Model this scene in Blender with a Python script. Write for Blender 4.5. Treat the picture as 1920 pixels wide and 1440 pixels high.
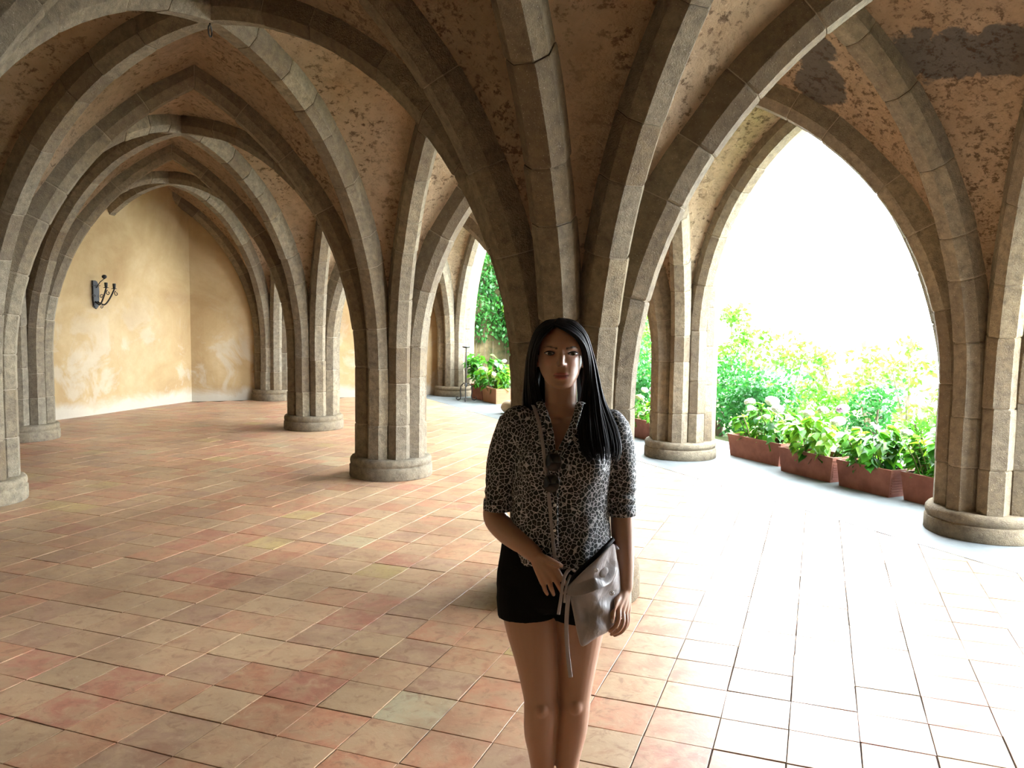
import bpy, bmesh, math, random
import numpy as np
from mathutils import Vector, Matrix, noise

for o in list(bpy.data.objects):
    bpy.data.objects.remove(o)
scene = bpy.context.scene
COL = scene.collection
rng = random.Random(11)

# ------------------------------------------------------------------ camera
CAM_H, PITCH, ROLL, FPX = 1.68, 0.0805, 0.0125, 1546.0
cam_d = bpy.data.cameras.new('camera')
cam_d.sensor_width = 36.0
cam_d.lens = FPX / 1920.0 * 36.0
cam_d.clip_start = 0.05
cam_d.clip_end = 500
cam = bpy.data.objects.new('camera', cam_d)
COL.objects.link(cam)
_f = Vector((0, math.cos(PITCH), -math.sin(PITCH)))
_u0 = Vector((0, math.sin(PITCH), math.cos(PITCH)))
_r0 = Vector((1, 0, 0))
_r = _r0 * math.cos(ROLL) + _u0 * math.sin(ROLL)
_u = -_r0 * math.sin(ROLL) + _u0 * math.cos(ROLL)
cam.matrix_world = Matrix(((_r.x, _u.x, -_f.x, 0), (_r.y, _u.y, -_f.y, 0), (_r.z, _u.z, -_f.z, CAM_H), (0, 0, 0, 1)))
scene.camera = cam

# ------------------------------------------------------------------ sky, sun, exposure
world = bpy.data.worlds.new('hazy_sky')
scene.world = world
world.use_nodes = True
bg = world.node_tree.nodes['Background']
bg.inputs[0].default_value = (0.87, 0.94, 1.0, 1)
bg.inputs[1].default_value = 13.0
sun_d = bpy.data.lights.new('sun', 'SUN')
sun_d.energy = 14.0
sun_d.angle = math.radians(2)
sun_d.color = (1.0, 0.95, 0.86)
sun = bpy.data.objects.new('sun', sun_d)
COL.objects.link(sun)
sun.rotation_euler = Vector((0.52, 0.16, -0.84)).to_track_quat('-Z', 'Y').to_euler()
scene.view_settings.view_transform = 'Standard'
scene.view_settings.look = 'None'
scene.view_settings.exposure = 1.6
scene.view_settings.gamma = 1.0
scene.view_settings.use_curve_mapping = False

# ------------------------------------------------------------------ helpers
def tag(o, label=None, cat=None, group=None, kind=None):
    if label: o['label'] = label
    if cat: o['category'] = cat
    if group: o['group'] = group
    if kind: o['kind'] = kind
    return o

def empty(name, loc=(0, 0, 0), rz=0.0):
    o = bpy.data.objects.new(name, None)
    o.location = loc
    o.rotation_euler = (0, 0, rz)
    o.empty_display_size = 0.1
    COL.objects.link(o)
    return o

def mesh_data(name, verts, faces, mat=None, smooth=False):
    me = bpy.data.meshes.new(name)
    me.from_pydata([tuple(v) for v in verts], [], [tuple(f) for f in faces])
    if mat is not None:
        for m in (mat if isinstance(mat, (list, tuple)) else [mat]):
            me.materials.append(m)
    if smooth:
        me.polygons.foreach_set('use_smooth', [True] * len(me.polygons))
    me.update()
    return me

def link(name, me, parent=None):
    o = bpy.data.objects.new(name, me)
    COL.objects.link(o)
    if parent is not None:
        o.parent = parent
    return o

def mobj(name, verts, faces, mat=None, parent=None, smooth=False, origin=None):
    if origin is not None:
        verts = [(v[0] - origin[0], v[1] - origin[1], v[2] - origin[2]) for v in verts]
    return link(name, mesh_data(name, verts, faces, mat, smooth), parent)

class MB:
    """collects simple shapes into one mesh"""
    def __init__(self):
        self.v = []; self.f = []
    def add(self, verts, faces):
        n = len(self.v)
        self.v += [tuple(x) for x in verts]
        self.f += [tuple(i + n for i in f) for f in faces]
        return self
    def box(self, c, s, rz=0.0):
        cs, sn = math.cos(rz), math.sin(rz)
        vs = []
        for dz in (-.5, .5):
            for dx, dy in ((-.5, -.5), (.5, -.5), (.5, .5), (-.5, .5)):
                x, y = dx * s[0], dy * s[1]
                vs.append((c[0] + x * cs - y * sn, c[1] + x * sn + y * cs, c[2] + dz * s[2]))
        return self.add(vs, [(0, 3, 2, 1), (4, 5, 6, 7), (0, 1, 5, 4), (1, 2, 6, 5), (2, 3, 7, 6), (3, 0, 4, 7)])
    def tube(self, pts, rad, n=8, ry=None, side=None, cap=True):
        """swept tube; rad (and ry) may be lists; side = preferred direction of the first radius"""
        pts = [Vector(p) for p in pts]
        m = len(pts)
        rad = [rad] * m if not hasattr(rad, '__len__') else list(rad)
        ry = rad if ry is None else ([ry] * m if not hasattr(ry, '__len__') else list(ry))
        ref = Vector(side) if side is not None else None
        vs, fs = [], []
        prev = None
        for i, p in enumerate(pts):
            t = (pts[min(i + 1, m - 1)] - pts[max(i - 1, 0)]).normalized()
            if ref is not None:
                a = ref - t * ref.dot(t)
            elif prev is not None:
                a = prev - t * prev.dot(t)
            else:
                k = Vector((0, 0, 1)) if abs(t.z) < 0.9 else Vector((1, 0, 0))
                a = k.cross(t)
            if a.length < 1e-6:
                a = t.orthogonal()
            a.normalize(); prev = a
            b = t.cross(a)
            for j in range(n):
                w = 2 * math.pi * j / n
                vs.append(p + a * (rad[i] * math.cos(w)) + b * (ry[i] * math.sin(w)))
        for i in range(m - 1):
            for j in range(n):
                k = (j + 1) % n
                fs.append((i * n + j, i * n + k, (i + 1) * n + k, (i + 1) * n + j))
        if cap:
            fs.append(tuple(range(n - 1, -1, -1)))
            fs.append(tuple((m - 1) * n + j for j in range(n)))
        return self.add(vs, fs)
    def lathe(self, prof, c=(0, 0, 0), n=32, cap=True):
        vs, fs = [], []
        m = len(prof)
        for r, z in prof:
            for j in range(n):
                w = 2 * math.pi * j / n
                vs.append((c[0] + r * math.cos(w), c[1] + r * math.sin(w), c[2] + z))
        for i in range(m - 1):
            for j in range(n):
                k = (j + 1) % n
                fs.append((i * n + j, i * n + k, (i + 1) * n + k, (i + 1) * n + j))
        if cap:
            fs.append(tuple(range(n - 1, -1, -1)))
            fs.append(tuple((m - 1) * n + j for j in range(n)))
        return self.add(vs, fs)
    def ellipsoid(self, c, r, nu=20, nv=12):
        vs, fs = [], []
        for i in range(1, nv):
            t = math.pi * i / nv
            for j in range(nu):
                w = 2 * math.pi * j / nu
                vs.append((c[0] + r[0] * math.sin(t) * math.cos(w), c[1] + r[1] * math.sin(t) * math.sin(w), c[2] + r[2] * math.cos(t)))
        top = len(vs); vs.append((c[0], c[1], c[2] + r[2]))
        bot = len(vs); vs.append((c[0], c[1], c[2] - r[2]))
        for i in range(nv - 2):
            for j in range(nu):
                k = (j + 1) % nu
                fs.append((i * nu + j, (i + 1) * nu + j, (i + 1) * nu + k, i * nu + k))
        for j in range(nu):
            k = (j + 1) % nu
            fs.append((top, j, k))
            fs.append((bot, (nv - 2) * nu + k, (nv - 2) * nu + j))
        return self.add(vs, fs)
    def build(self, name, mat, parent=None, smooth=False, origin=None):
        return mobj(name, self.v, self.f, mat, parent, smooth, origin)

# ------------------------------------------------------------------ material helpers
class NT:
    def __init__(self, name):
        self.m = bpy.data.materials.new(name)
        self.m.use_nodes = True
        self.t = self.m.node_tree
        self.b = self.t.nodes['Principled BSDF']
    def n(self, kind, **kw):
        nd = self.t.nodes.new(kind)
        for k, v in kw.items():
            if k.startswith('i_'):
                key = k[2:]
                key = int(key) if key.isdigit() else key.replace('_', ' ')
                nd.inputs[key].default_value = v
            else:
                setattr(nd, k, v)
        return nd
    def l(self, a, b):
        self.t.links.new(a, b)
    def coord(self, kind='Object'):
        return self.n('ShaderNodeTexCoord').outputs[kind]
    def noise(self, vec, scale, detail=4.0, rough=0.55, dist=0.0):
        nd = self.n('ShaderNodeTexNoise', i_Scale=scale, i_Detail=detail, i_Roughness=rough, i_Distortion=dist)
        if vec is not None: self.l(vec, nd.inputs['Vector'])
        return nd
    def ramp(self, fac, stops, interp='LINEAR'):
        nd = self.n('ShaderNodeValToRGB')
        cr = nd.color_ramp
        cr.interpolation = interp
        while len(cr.elements) < len(stops):
            cr.elements.new(0.5)
        for e, (p, c) in zip(cr.elements, stops):
            e.position = p
            e.color = (c, c, c, 1) if not hasattr(c, '__len__') else (*c, 1)
        self.l(fac, nd.inputs[0])
        return nd.outputs[0]
    def mix(self, fac, a, b, blend='MIX'):
        nd = self.n('ShaderNodeMix', data_type='RGBA', blend_type=blend)
        for sock, v in ((nd.inputs[0], fac), (nd.inputs[6], a), (nd.inputs[7], b)):
            if hasattr(v, 'is_linked') or isinstance(v, bpy.types.NodeSocket):
                self.l(v, sock)
            elif hasattr(v, '__len__'):
                sock.default_value = (*v, 1) if len(v) == 3 else v
            else:
                sock.default_value = v
        return nd.outputs[2]
    def math(self, op, a, b=0.5, clamp=False):
        nd = self.n('ShaderNodeMath', operation=op, use_clamp=clamp)
        for sock, v in ((nd.inputs[0], a), (nd.inputs[1], b)):
            if isinstance(v, bpy.types.NodeSocket): self.l(v, sock)
            else: sock.default_value = v
        return nd.outputs[0]
    def bump(self, height, strength=0.3, dist=0.02, normal=None):
        nd = self.n('ShaderNodeBump', i_Strength=strength, i_Distance=dist)
        self.l(height, nd.inputs['Height'])
        if normal is not None: self.l(normal, nd.inputs['Normal'])
        self.l(nd.outputs[0], self.b.inputs['Normal'])
        return nd.outputs[0]
    def done(self, col=None, rough=0.8, spec=0.3):
        if col is not None:
            if isinstance(col, bpy.types.NodeSocket): self.l(col, self.b.inputs['Base Color'])
            else: self.b.inputs['Base Color'].default_value = (*col, 1)
        if isinstance(rough, bpy.types.NodeSocket): self.l(rough, self.b.inputs['Roughness'])
        else: self.b.inputs['Roughness'].default_value = rough
        self.b.inputs['Specular IOR Level'].default_value = spec
        return self.m

def geo_pos(t):
    return t.n('ShaderNodeNewGeometry').outputs['Position']

def mat_plain(name, col, rough=0.6, spec=0.3, metal=0.0):
    t = NT(name)
    t.b.inputs['Metallic'].default_value = metal
    return t.done(col, rough, spec)

def mat_stone():
    t = NT('tuff_stone')
    p = geo_pos(t)
    rnd = t.n('ShaderNodeObjectInfo').outputs['Random']
    base = t.ramp(rnd, [(0.0, (0.185, 0.135, 0.08)), (0.35, (0.255, 0.20, 0.125)), (0.7, (0.275, 0.235, 0.165)), (1.0, (0.355, 0.29, 0.185))])
    big = t.noise(p, 2.2, 5, 0.6).outputs[0]
    base = t.mix(t.ramp(big, [(0.35, 0.0), (0.7, 0.5)]), base, (0.20, 0.185, 0.15))
    mid = t.noise(p, 16, 6, 0.7).outputs[0]
    base = t.mix(t.ramp(mid, [(0.32, 0.8), (0.62, 0.0)]), base, (0.12, 0.095, 0.07))
    sp = t.n('ShaderNodeTexVoronoi', i_Scale=95.0)
    t.l(p, sp.inputs['Vector'])
    speck = t.ramp(sp.outputs['Distance'], [(0.10, 1.0), (0.22, 0.0)])
    sel = t.ramp(t.noise(p, 60, 2).outputs[0], [(0.52, 0.0), (0.6, 0.8)])
    base = t.mix(t.math('MULTIPLY', speck, sel), base, (0.62, 0.58, 0.50))
    fine = t.noise(p, 120, 4, 0.7).outputs[0]
    hgt = t.math('ADD', t.math('MULTIPLY', mid, 0.7), t.math('MULTIPLY', fine, 0.35))
    t.bump(hgt, 0.9, 0.03)
    return t.done(base, 0.93, 0.15)

def mat_mortar():
    t = NT('lime_mortar')
    p = geo_pos(t)
    n = t.noise(p, 30, 5).outputs[0]
    c = t.mix(n, (0.30, 0.25, 0.18), (0.48, 0.41, 0.31))
    t.bump(n, 0.5, 0.01)
    return t.done(c, 0.95, 0.1)

def mat_web():
    t = NT('rough_vault_plaster')
    p = geo_pos(t)
    big = t.noise(p, 0.9, 4, 0.6).outputs[0]
    c = t.ramp(big, [(0.30, (0.58, 0.38, 0.22)), (0.48, (0.70, 0.51, 0.325)), (0.62, (0.73, 0.55, 0.37)), (0.8, (0.62, 0.42, 0.25))])
    md = t.noise(p, 7, 6, 0.65).outputs[0]
    c = t.mix(t.ramp(md, [(0.35, 0.45), (0.6, 0.0)]), c, (0.46, 0.32, 0.20))
    # bare grey render where the plaster has fallen off
    wobv = t.noise(p, 1.6, 6, 0.65).outputs[1]
    gm = None
    for ctr, rad in (((2.95, 5.72, 3.46), 0.20), ((2.72, 5.85, 3.50), 0.19), ((3.18, 5.52, 3.45), 0.20), ((2.45, 6.78, 3.55), 0.24), ((2.2, 6.5, 3.7), 0.2), ((-2.6, 9.3, 3.8), 0.22)):
        dv = t.n('ShaderNodeVectorMath', operation='MULTIPLY_ADD')
        t.l(wobv, dv.inputs[0]); dv.inputs[1].default_value = (0.5, 0.5, 0.5); t.l(p, dv.inputs[2])
        ds = t.n('ShaderNodeVectorMath', operation='DISTANCE')
        t.l(dv.outputs[0], ds.inputs[0]); ds.inputs[1].default_value = (ctr[0] + .25, ctr[1] + .25, ctr[2] + .25)
        one = t.ramp(ds.outputs['Value'], [(rad, 1.0), (rad + 0.02, 0.0)])
        gm = one if gm is None else t.math('MAXIMUM', gm, one)
    c = t.mix(gm, c, (0.22, 0.19, 0.155))
    # crevices of the rough-cast, their shade painted in as dark colour
    mp = t.n('ShaderNodeMapping')
    mp.inputs['Scale'].default_value = (1.0, 1.0, 1.5)
    t.l(p, mp.inputs[0])
    cr = t.noise(mp.outputs[0], 14.0, 10, 0.78, 0.15).outputs[0]
    pit = t.ramp(cr, [(0.41, 1.0), (0.465, 0.0)])
    dens = t.ramp(t.noise(p, 1.7, 3).outputs[0], [(0.36, 0.25), (0.56, 1.0)])
    pit = t.math('MULTIPLY', pit, dens)
    c = t.mix(t.math('MULTIPLY', pit, 0.8), c, (0.13, 0.07, 0.037))
    md = t.math('ADD', md, t.math('MULTIPLY', cr, 0.8))
    fine = t.noise(p, 38, 6, 0.7).outputs[0]
    h = t.math('SUBTRACT', t.math('ADD', t.math('MULTIPLY', md, 1.2), t.math('MULTIPLY', fine, 0.4)), t.math('MULTIPLY', pit, 1.3))
    t.bump(h, 1.0, 0.09)
    return t.done(c, 0.95, 0.1)

def mat_wall():
    t = NT('ochre_wall_plaster')
    p = geo_pos(t)
    z = t.n('ShaderNodeSeparateXYZ'); t.l(p, z.inputs[0])
    big = t.noise(p, 0.8, 5, 0.6, 0.6).outputs[0]
    c = t.ramp(big, [(0.3, (0.31, 0.20, 0.095)), (0.5, (0.41, 0.295, 0.155)), (0.72, (0.48, 0.37, 0.22))])
    md = t.noise(p, 5, 6, 0.7).outputs[0]
    c = t.mix(t.ramp(md, [(0.4, 0.25), (0.65, 0.0)]), c, (0.30, 0.195, 0.095))
    # damp efflorescence near the floor: white, ragged
    st = t.noise(p, 1.5, 7, 0.65, 0.8).outputs[0]
    lvl = t.math('SUBTRACT', 1.35, t.math('MULTIPLY', z.outputs[2], 0.62))
    wm = t.math('MULTIPLY', t.ramp(st, [(0.52, 0.0), (0.60, 1.0)]), t.ramp(lvl, [(0.0, 0.0), (0.8, 1.0)]))
    low = t.ramp(t.math('ADD', z.outputs[2], t.math('MULTIPLY', st, 0.5)), [(0.36, 1.0), (0.52, 0.0)])
    wm = t.math('MAXIMUM', t.math('MULTIPLY', wm, 0.38), t.math('MULTIPLY', low, 0.7))
    c = t.mix(wm, c, (0.48, 0.45, 0.39))
    gm = t.ramp(t.noise(p, 3.1, 6, 0.7).outputs[0], [(0.6, 0.0), (0.68, 0.5)])
    c = t.mix(t.math('MULTIPLY', gm, low), c, (0.42, 0.40, 0.36))
    t.bump(t.math('ADD', md, t.math('MULTIPLY', wm, -0.3)), 0.25, 0.02)
    return t.done(c, 0.9, 0.15)

def mat_tile():
    t = NT('terracotta_tile')
    p = geo_pos(t)
    at = t.n('ShaderNodeAttribute', attribute_name='tone')
    base = at.outputs['Color']
    n1 = t.noise(p, 7, 6, 0.65, 0.5).outputs[0]
    n2 = t.noise(p, 2.1, 4, 0.6).outputs[0]
    c = t.mix(t.ramp(n1, [(0.42, 0.0), (0.60, 0.7)]), base, (0.48, 0.33, 0.195))
    c = t.mix(t.ramp(n1, [(0.30, 0.6), (0.46, 0.0)]), c, (0.31, 0.135, 0.075))
    c = t.mix(t.ramp(n2, [(0.48, 0.0), (0.68, 0.45)]), c, (0.27, 0.165, 0.10))
    n3 = t.noise(p, 13, 5, 0.7, 1.0).outputs[0]
    c = t.mix(t.ramp(n3, [(0.54, 0.0), (0.66, 0.55)]), c, (0.25, 0.12, 0.07))
    c = t.mix(t.ramp(n3, [(0.30, 0.5), (0.44, 0.0)]), c, (0.55, 0.39, 0.24))
    n4 = t.noise(p, 0.55, 4, 0.6).outputs[0]
    c = t.mix(t.ramp(n4, [(0.48, 0.0), (0.64, 0.34)]), c, (0.20, 0.115, 0.075))
    fl = t.noise(p, 46, 3, 0.6).outputs[0]
    c = t.mix(t.ramp(fl, [(0.66, 0.0), (0.76, 0.5)]), c, (0.62, 0.5, 0.38))
    t.bump(t.math('ADD', t.math('MULTIPLY', n1, 1.0), t.math('MULTIPLY', fl, 0.25)), 0.16, 0.012)
    r = t.ramp(n1, [(0.3, 0.34), (0.7, 0.5)])
    return t.done(c, r, 0.36)

def mat_concrete():
    t = NT('grey_stone_paving')
    p = geo_pos(t)
    n1 = t.noise(p, 3, 6, 0.65).outputs[0]
    c = t.ramp(n1, [(0.3, (0.10, 0.115, 0.12)), (0.7, (0.17, 0.185, 0.185))])
    t.bump(t.noise(p, 40, 5).outputs[0], 0.25, 0.01)
    return t.done(c, 0.6, 0.35)

M_STONE = mat_stone(); M_MORTAR = mat_mortar(); M_WEB = mat_web(); M_WALL = mat_wall()
M_TILE = mat_tile(); M_PAVE = mat_concrete()
M_JOINT = mat_plain('dark_joint', (0.10, 0.075, 0.055), 0.95, 0.1)
M_IRON = mat_plain('black_wrought_iron', (0.018, 0.017, 0.017), 0.55, 0.4)
M_ROOF = mat_plain('roof_render', (0.35, 0.28, 0.2), 0.95, 0.1)

# ------------------------------------------------------------------ plan of the hall
PSI = 0.426
U = Vector((-math.sin(PSI), math.cos(PSI), 0)); V = Vector((math.cos(PSI), math.sin(PSI), 0))
LU, LV = 4.049, 3.778
P0 = Vector((0.350, 5.005, 0))
TWEAK = {(1, 0): (0.016, 0), (1, 1): (0.045, 0), (1, 2): (0.045, -0.15), (1, 3): (-0.05, 0.25), (0, 2): (-0.025, 0), (2, 1): (-0.03, -0.15), (2, 0): (0.03, -0.02), (0, 1): (0, 0.05)}
def cpos(r, c):
    q = P0 + U * (LU * c) + V * (LV * (r - 1))
    a = TWEAK.get((r, c), (0, 0))
    return Vector((q.x + a[0], q.y + a[1], 0))
def uv(u, v):
    """point from hall coordinates: u bays along the aisle from the middle column, v metres from the middle row"""
    return P0 + U * u + V * v

R0, ZA, ZS, DEP = 0.375, 3.76, 1.15, 0.155
APEX = {}          # apex of the arch between two columns, key = sorted pair
def apex(a, b):
    k = tuple(sorted((a, b)))
    if k in APEX: return APEX[k]
    m = (cpos(*a) + cpos(*b)) / 2
    za = ZA + (0.03 if a[1] == b[1] else -0.02)
    if k == ((2, 0), (2, 1)):
        m = m + U * 0.16; za = 3.64
    if k == ((1, 0), (2, 0)):
        m = m - V * 0.25; za += 0.08
    APEX[k] = Vector((m.x, m.y, za))
    return APEX[k]
def cell(r, c):
    m = (cpos(r, c) + cpos(r + 1, c) + cpos(r, c + 1) + cpos(r + 1, c + 1)) / 4
    return Vector((m.x, m.y, 3.75))
ZSP = {((1, 0), (2, 0)): 1.5, ((2, 1), (2, 0)): 1.45, ((2, 0), (2, 1)): 0.7}

def rib_target(k, d):
    r, c = k
    dr, dc = d
    if dr and dc:
        return cell(r + min(dr, 0), c + min(dc, 0))
    return apex(k, (r + dr, c + dc))

def rib_path(k, d, n=40):
    """list of (point, tangent, normal, across) from the base top to the crown"""
    base = cpos(*k)
    tgt = rib_target(k, d)
    h = Vector((tgt.x - base.x, tgt.y - base.y, 0))
    D = h.length; h.normalize()
    zs = ZSP.get((k, (k[0] + d[0], k[1] + d[1])), ZS)
    run = D - R0; rise = tgt.z - zs
    R = (run * run + rise * rise) / (2 * max(run, 1e-3))
    te = math.atan2(rise, R - run)
    if k[0] == 2 and d[0] == 1:
        run, rise, R, te, zs = 0.0, 1.0, 1.0, 0.0, 4.26
    straight = zs - 0.2
    total = straight + R * te
    side = Vector((0, 0, 1)).cross(h)
    def at(s):
        if s <= straight:
            return base + h * R0 + Vector((0, 0, 0.2 + s)), Vector((0, 0, 1)), -h
        a = (s - straight) / R
        rr = R0 + R - R * math.cos(a); z = zs + R * math.sin(a)
        T = h * math.sin(a) + Vector((0, 0, math.cos(a)))
        N = -h * math.cos(a) + Vector((0, 0, math.sin(a)))
        return base + h * rr + Vector((0, 0, z)), T, N
    # mitre at the crown
    _, _, Ne = at(total)
    mit = Vector((0, 0, 1.0 / Ne.z)) if Ne.z > 0.3 else None
    return at, total, side, mit
PROF = [(-0.113, 0.30), (-0.113, 0.075), (-0.056, 0.0), (0.056, 0.0), (0.113, 0.075), (0.113, 0.30)]

def sweep(at, total, side, mit, s0, s1, inset, nst, rag=None):
    vs, fs = [], []
    step = [s0 + (s1 - s0) * i / nst for i in range(nst + 1)]
    ins = [inset] * (nst + 1)
    if rag is not None:           # worn arrises on single stones
        e = 0.012
        step = [s0, s0 + e] + [s0 + (s1 - s0) * i / nst for i in range(1, nst)] + [s1 - e, s1]
        ins = [inset + 0.004, inset] + [inset] * (nst - 1) + [inset, inset + 0.004]
    for s, k in zip(step, ins):
        p, T, N = at(s)
        w = max(0.0, min(1.0, (s - (total - 0.35)) / 0.35)) if mit is not None else 0.0
        N2 = N.lerp(mit, w) if mit is not None else N
        for b, nn in PROF:
            b2 = b - math.copysign(k * 0.8, b)
            n2 = nn + k if nn < 0.2 else nn
            if rag is not None:
                b2 += rag[0]; n2 += rag[1]
            vs.append(p + side * b2 + N2 * n2)
    m = len(PROF)
    for i in range(len(step) - 1):
        for j in range(m):
            q = (j + 1) % m
            fs.append((i * m + j, (i + 1) * m + j, (i + 1) * m + q, i * m + q))
    fs.append(tuple(range(m))); fs.append(tuple((len(step) - 1) * m + j for j in range(m - 1, -1, -1)))
    return vs, fs

DIRS = [(0, 1), (1, 1), (1, 0), (1, -1), (0, -1), (-1, -1), (-1, 0), (-1, 1)]
BASE_PROF = [(0.43, 0.0), (0.437, 0.01), (0.437, 0.115), (0.431, 0.122), (0.418, 0.126), (0.418, 0.132), (0.428, 0.14), (0.432, 0.165), (0.428, 0.19), (0.415, 0.207), (0.395, 0.213), (0.10, 0.215)]
base_me = None
def column(k, label, stones=True, kind=None, dirs=DIRS, group='ribbed stone columns of the vaulted hall'):
    global base_me
    loc = cpos(*k)
    t = empty('stone_column', loc)
    tag(t, *((label, 'column', group) if kind is None else (None, None, None)), kind)
    if base_me is None:
        b = MB().lathe(BASE_PROF, n=56)
        vs = []
        for x, y, z in b.v:
            q = noise.noise(Vector((x * 6, y * 6, z * 6))) * 0.006
            vs.append((x * (1 + q), y * (1 + q), z + q * 0.4))
        base_me = mesh_data('base', vs, b.f, M_STONE, True)
    link('base', base_me, t)
    for d in dirs:
        at, total, side, mit = rib_path(k, d)
        if not stones:
            vs, fs = sweep(at, total, side, mit, 0.0, total, 0.0, 26)
            mobj('rib', vs, fs, M_STONE, t, origin=loc)
            continue
        vs, fs = sweep(at, total, side, mit, 0.0, total, 0.010, 26)
        rb = mobj('rib', vs, fs, M_MORTAR, t, origin=loc)
        s = 0.0
        first = True
        while s < total - 0.02:
            ln = (0.30 + 0.34 * rng.random()) if not first else 0.36
            if s + ln > total - 0.22: ln = total - s
            first = False
            rag = (rng.uniform(-.005, .005), rng.uniform(-.006, .004))
            vs, fs = sweep(at, total, side, mit, s + 0.003, s + ln - 0.003, 0.0, 3, rag)
            mobj('voussoir', vs, fs, M_STONE, rb, origin=loc)
            s += ln
    return t

# ------------------------------------------------------------------ ceiling
ceiling = empty('ceiling')
tag(ceiling, kind='structure')
def web_curve(k, d, n):
    at, total, side, mit = rib_path(k, d)
    out = []
    for i in range(n + 1):
        s = total * i / n
        p, T, N = at(s)
        w = max(0.0, min(1.0, (s - (total - 0.35)) / 0.35))
        out.append(p + N.lerp(mit, w) * DEP)
    return out
def web_cell(r, c, n=30, m=10):
    vs, fs = [], []
    corners = {(0, 0): (r, c), (1, 0): (r + 1, c), (0, 1): (r, c + 1), (1, 1): (r + 1, c + 1)}
    for (a, b), k in corners.items():
        sr, sc = (1 if a == 0 else -1), (1 if b == 0 else -1)
        diag = web_curve(k, (sr, sc), n)
        for d in ((sr, 0), (0, sc)):
            arch = web_curve(k, d, n)
            o = len(vs)
            for i in range(n + 1):
                for j in range(m + 1):
                    q = arch[i].lerp(diag[i], j / m)
                    edge = math.sin(math.pi * j / m)
                    wob = noise.noise(q * 2.3) * 0.03 + noise.noise(q * 7.0) * 0.014
                    q = q + Vector((0, 0, 1)) * (edge * 0.05) + (q - Vector((cell(r, c).x, cell(r, c).y, 2.0))).normalized() * (wob * (0.25 + edge * .75))
                    vs.append(q)
            flip = ((sr * sc) > 0) == (d[0] != 0)
            for i in range(n):
                for j in range(m):
                    f = (o + i * (m + 1) + j, o + i * (m + 1) + j + 1, o + (i + 1) * (m + 1) + j + 1, o + (i + 1) * (m + 1) + j)
                    fs.append(f if flip else f[::-1])
    mobj('vault_web', vs, fs, M_WEB, ceiling, True)
for r in (-1, 0, 1):
    for c in (-2, -1, 0, 1, 2):
        if r == -1 and c > 2: continue
        web_cell(r, c)
# unseen roof slab added over the vaults to block sky light
a0, a1, b0, b1 = -2 * LU - 0.3, 3 * LU + 0.5, -2 * LV - 0.3, LV + 0.45
cor = [uv(a0, b0), uv(a0, b1), uv(a1, b1), uv(a1, b0)]
vs = [(q.x, q.y, z) for z in (4.25, 4.55) for q in cor]
mobj('sky_block_roof', vs, [(0, 1, 2, 3), (7, 6, 5, 4), (0, 4, 5, 1), (1, 5, 6, 2), (2, 6, 7, 3), (3, 7, 4, 0)], M_ROOF, ceiling)

# spandrel wall above the open arches on the garden side
sv = MB()
for c in range(-2, 3):
    for k, d in (((2, c), (0, 1)), ((2, c + 1), (0, -1))):
        cur = web_curve(k, d, 24)
        fr, tp = [], []
        for q in cur:
            fr.append(q)
        n = len(fr)
        vs, fs = [], []
        for off in (-0.10, 0.35):
            for q in fr: vs.append(q + V * off)
            for q in fr: vs.append(Vector((q.x, q.y, 4.3)) + V * off)
        for i in range(n - 1):
            fs.append((i, i + 1, n + i + 1, n + i))
            fs.append((2 * n + i, 3 * n + i, 3 * n + i + 1, 2 * n + i + 1))
            fs.append((i, 2 * n + i, 2 * n + i + 1, i + 1))
        sv.add(vs, fs)
tag(sv.build('wall_garden_side', M_ROOF), kind='structure')

# ------------------------------------------------------------------ walls
def wall(name, a, b, z1=4.3, th=0.3, mat=None, z0=-0.05):
    a, b = Vector(a), Vector(b)
    d = (b - a).normalized(); nrm = Vector((-d.y, d.x, 0)) * th
    nx = max(2, int((b - a).length / 0.25)); nz = int((z1 - z0) / 0.25)
    vs, fs = [], []
    for i in range(nx + 1):
        for j in range(nz + 1):
            q = a.lerp(b, i / nx) + Vector((0, 0, z0 + (z1 - z0) * j / nz))
            w = noise.noise(q * 0.9) * 0.02 + noise.noise(q * 3.1) * 0.006
            if i in (0, nx) : w = 0
            q = q + nrm.normalized() * w
            vs.append(q)
    for i in range(nx):
        for j in range(nz):
            k = i * (nz + 1) + j
            fs.append((k, k + nz + 1, k + nz + 2, k + 1))
    n = len(vs)
    # back and edges
    for q in (a, b):
        for z in (z0, z1):
            vs.append(q + nrm + Vector((0, 0, z)))
    fs.append((n, n + 1, n + 3, n + 2))
    fs.append((0, nz, n + 1, n)); fs.append((nx * (nz + 1), n + 2, n + 3, nx * (nz + 1) + nz))
    fs.append((nz, nx * (nz + 1) + nz, n + 3, n + 1))
    o = mobj(name, vs, fs, mat or M_WALL, None, False)
    return tag(o, kind='structure')
WA = Vector((-7.09, 12.71, 0)); WB = Vector((-6.13, 15.78, 0))
wd = (WB - WA).normalized()
WB = WA + wd * 3.18
WE = uv(3 * LU + 0.22, LV + 0.1)
WLs = WA - wd * 3.4
wall('wall_sconce_side', WLs, WB)
wall('wall_end', WB, uv(3 * LU + 0.22, -1.0) + U * 0.05)
wall('wall_end_middle', uv(3 * LU + 0.22, -1.0) + U * 0.05, WE)
wall('wall_left', uv(-2 * LU - 0.2, -LV - 2.2), WLs)
wall('wall_back', uv(-2 * LU - 0.2, LV + 0.4), uv(-2 * LU - 0.2, -LV - 2.2))

wall('wall_rear_light_block', uv(-LU, LV + 0.25), uv(-2 * LU - 0.2, LV + 0.25))  # unseen wall added across the rear arches to cut frontal light

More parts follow.
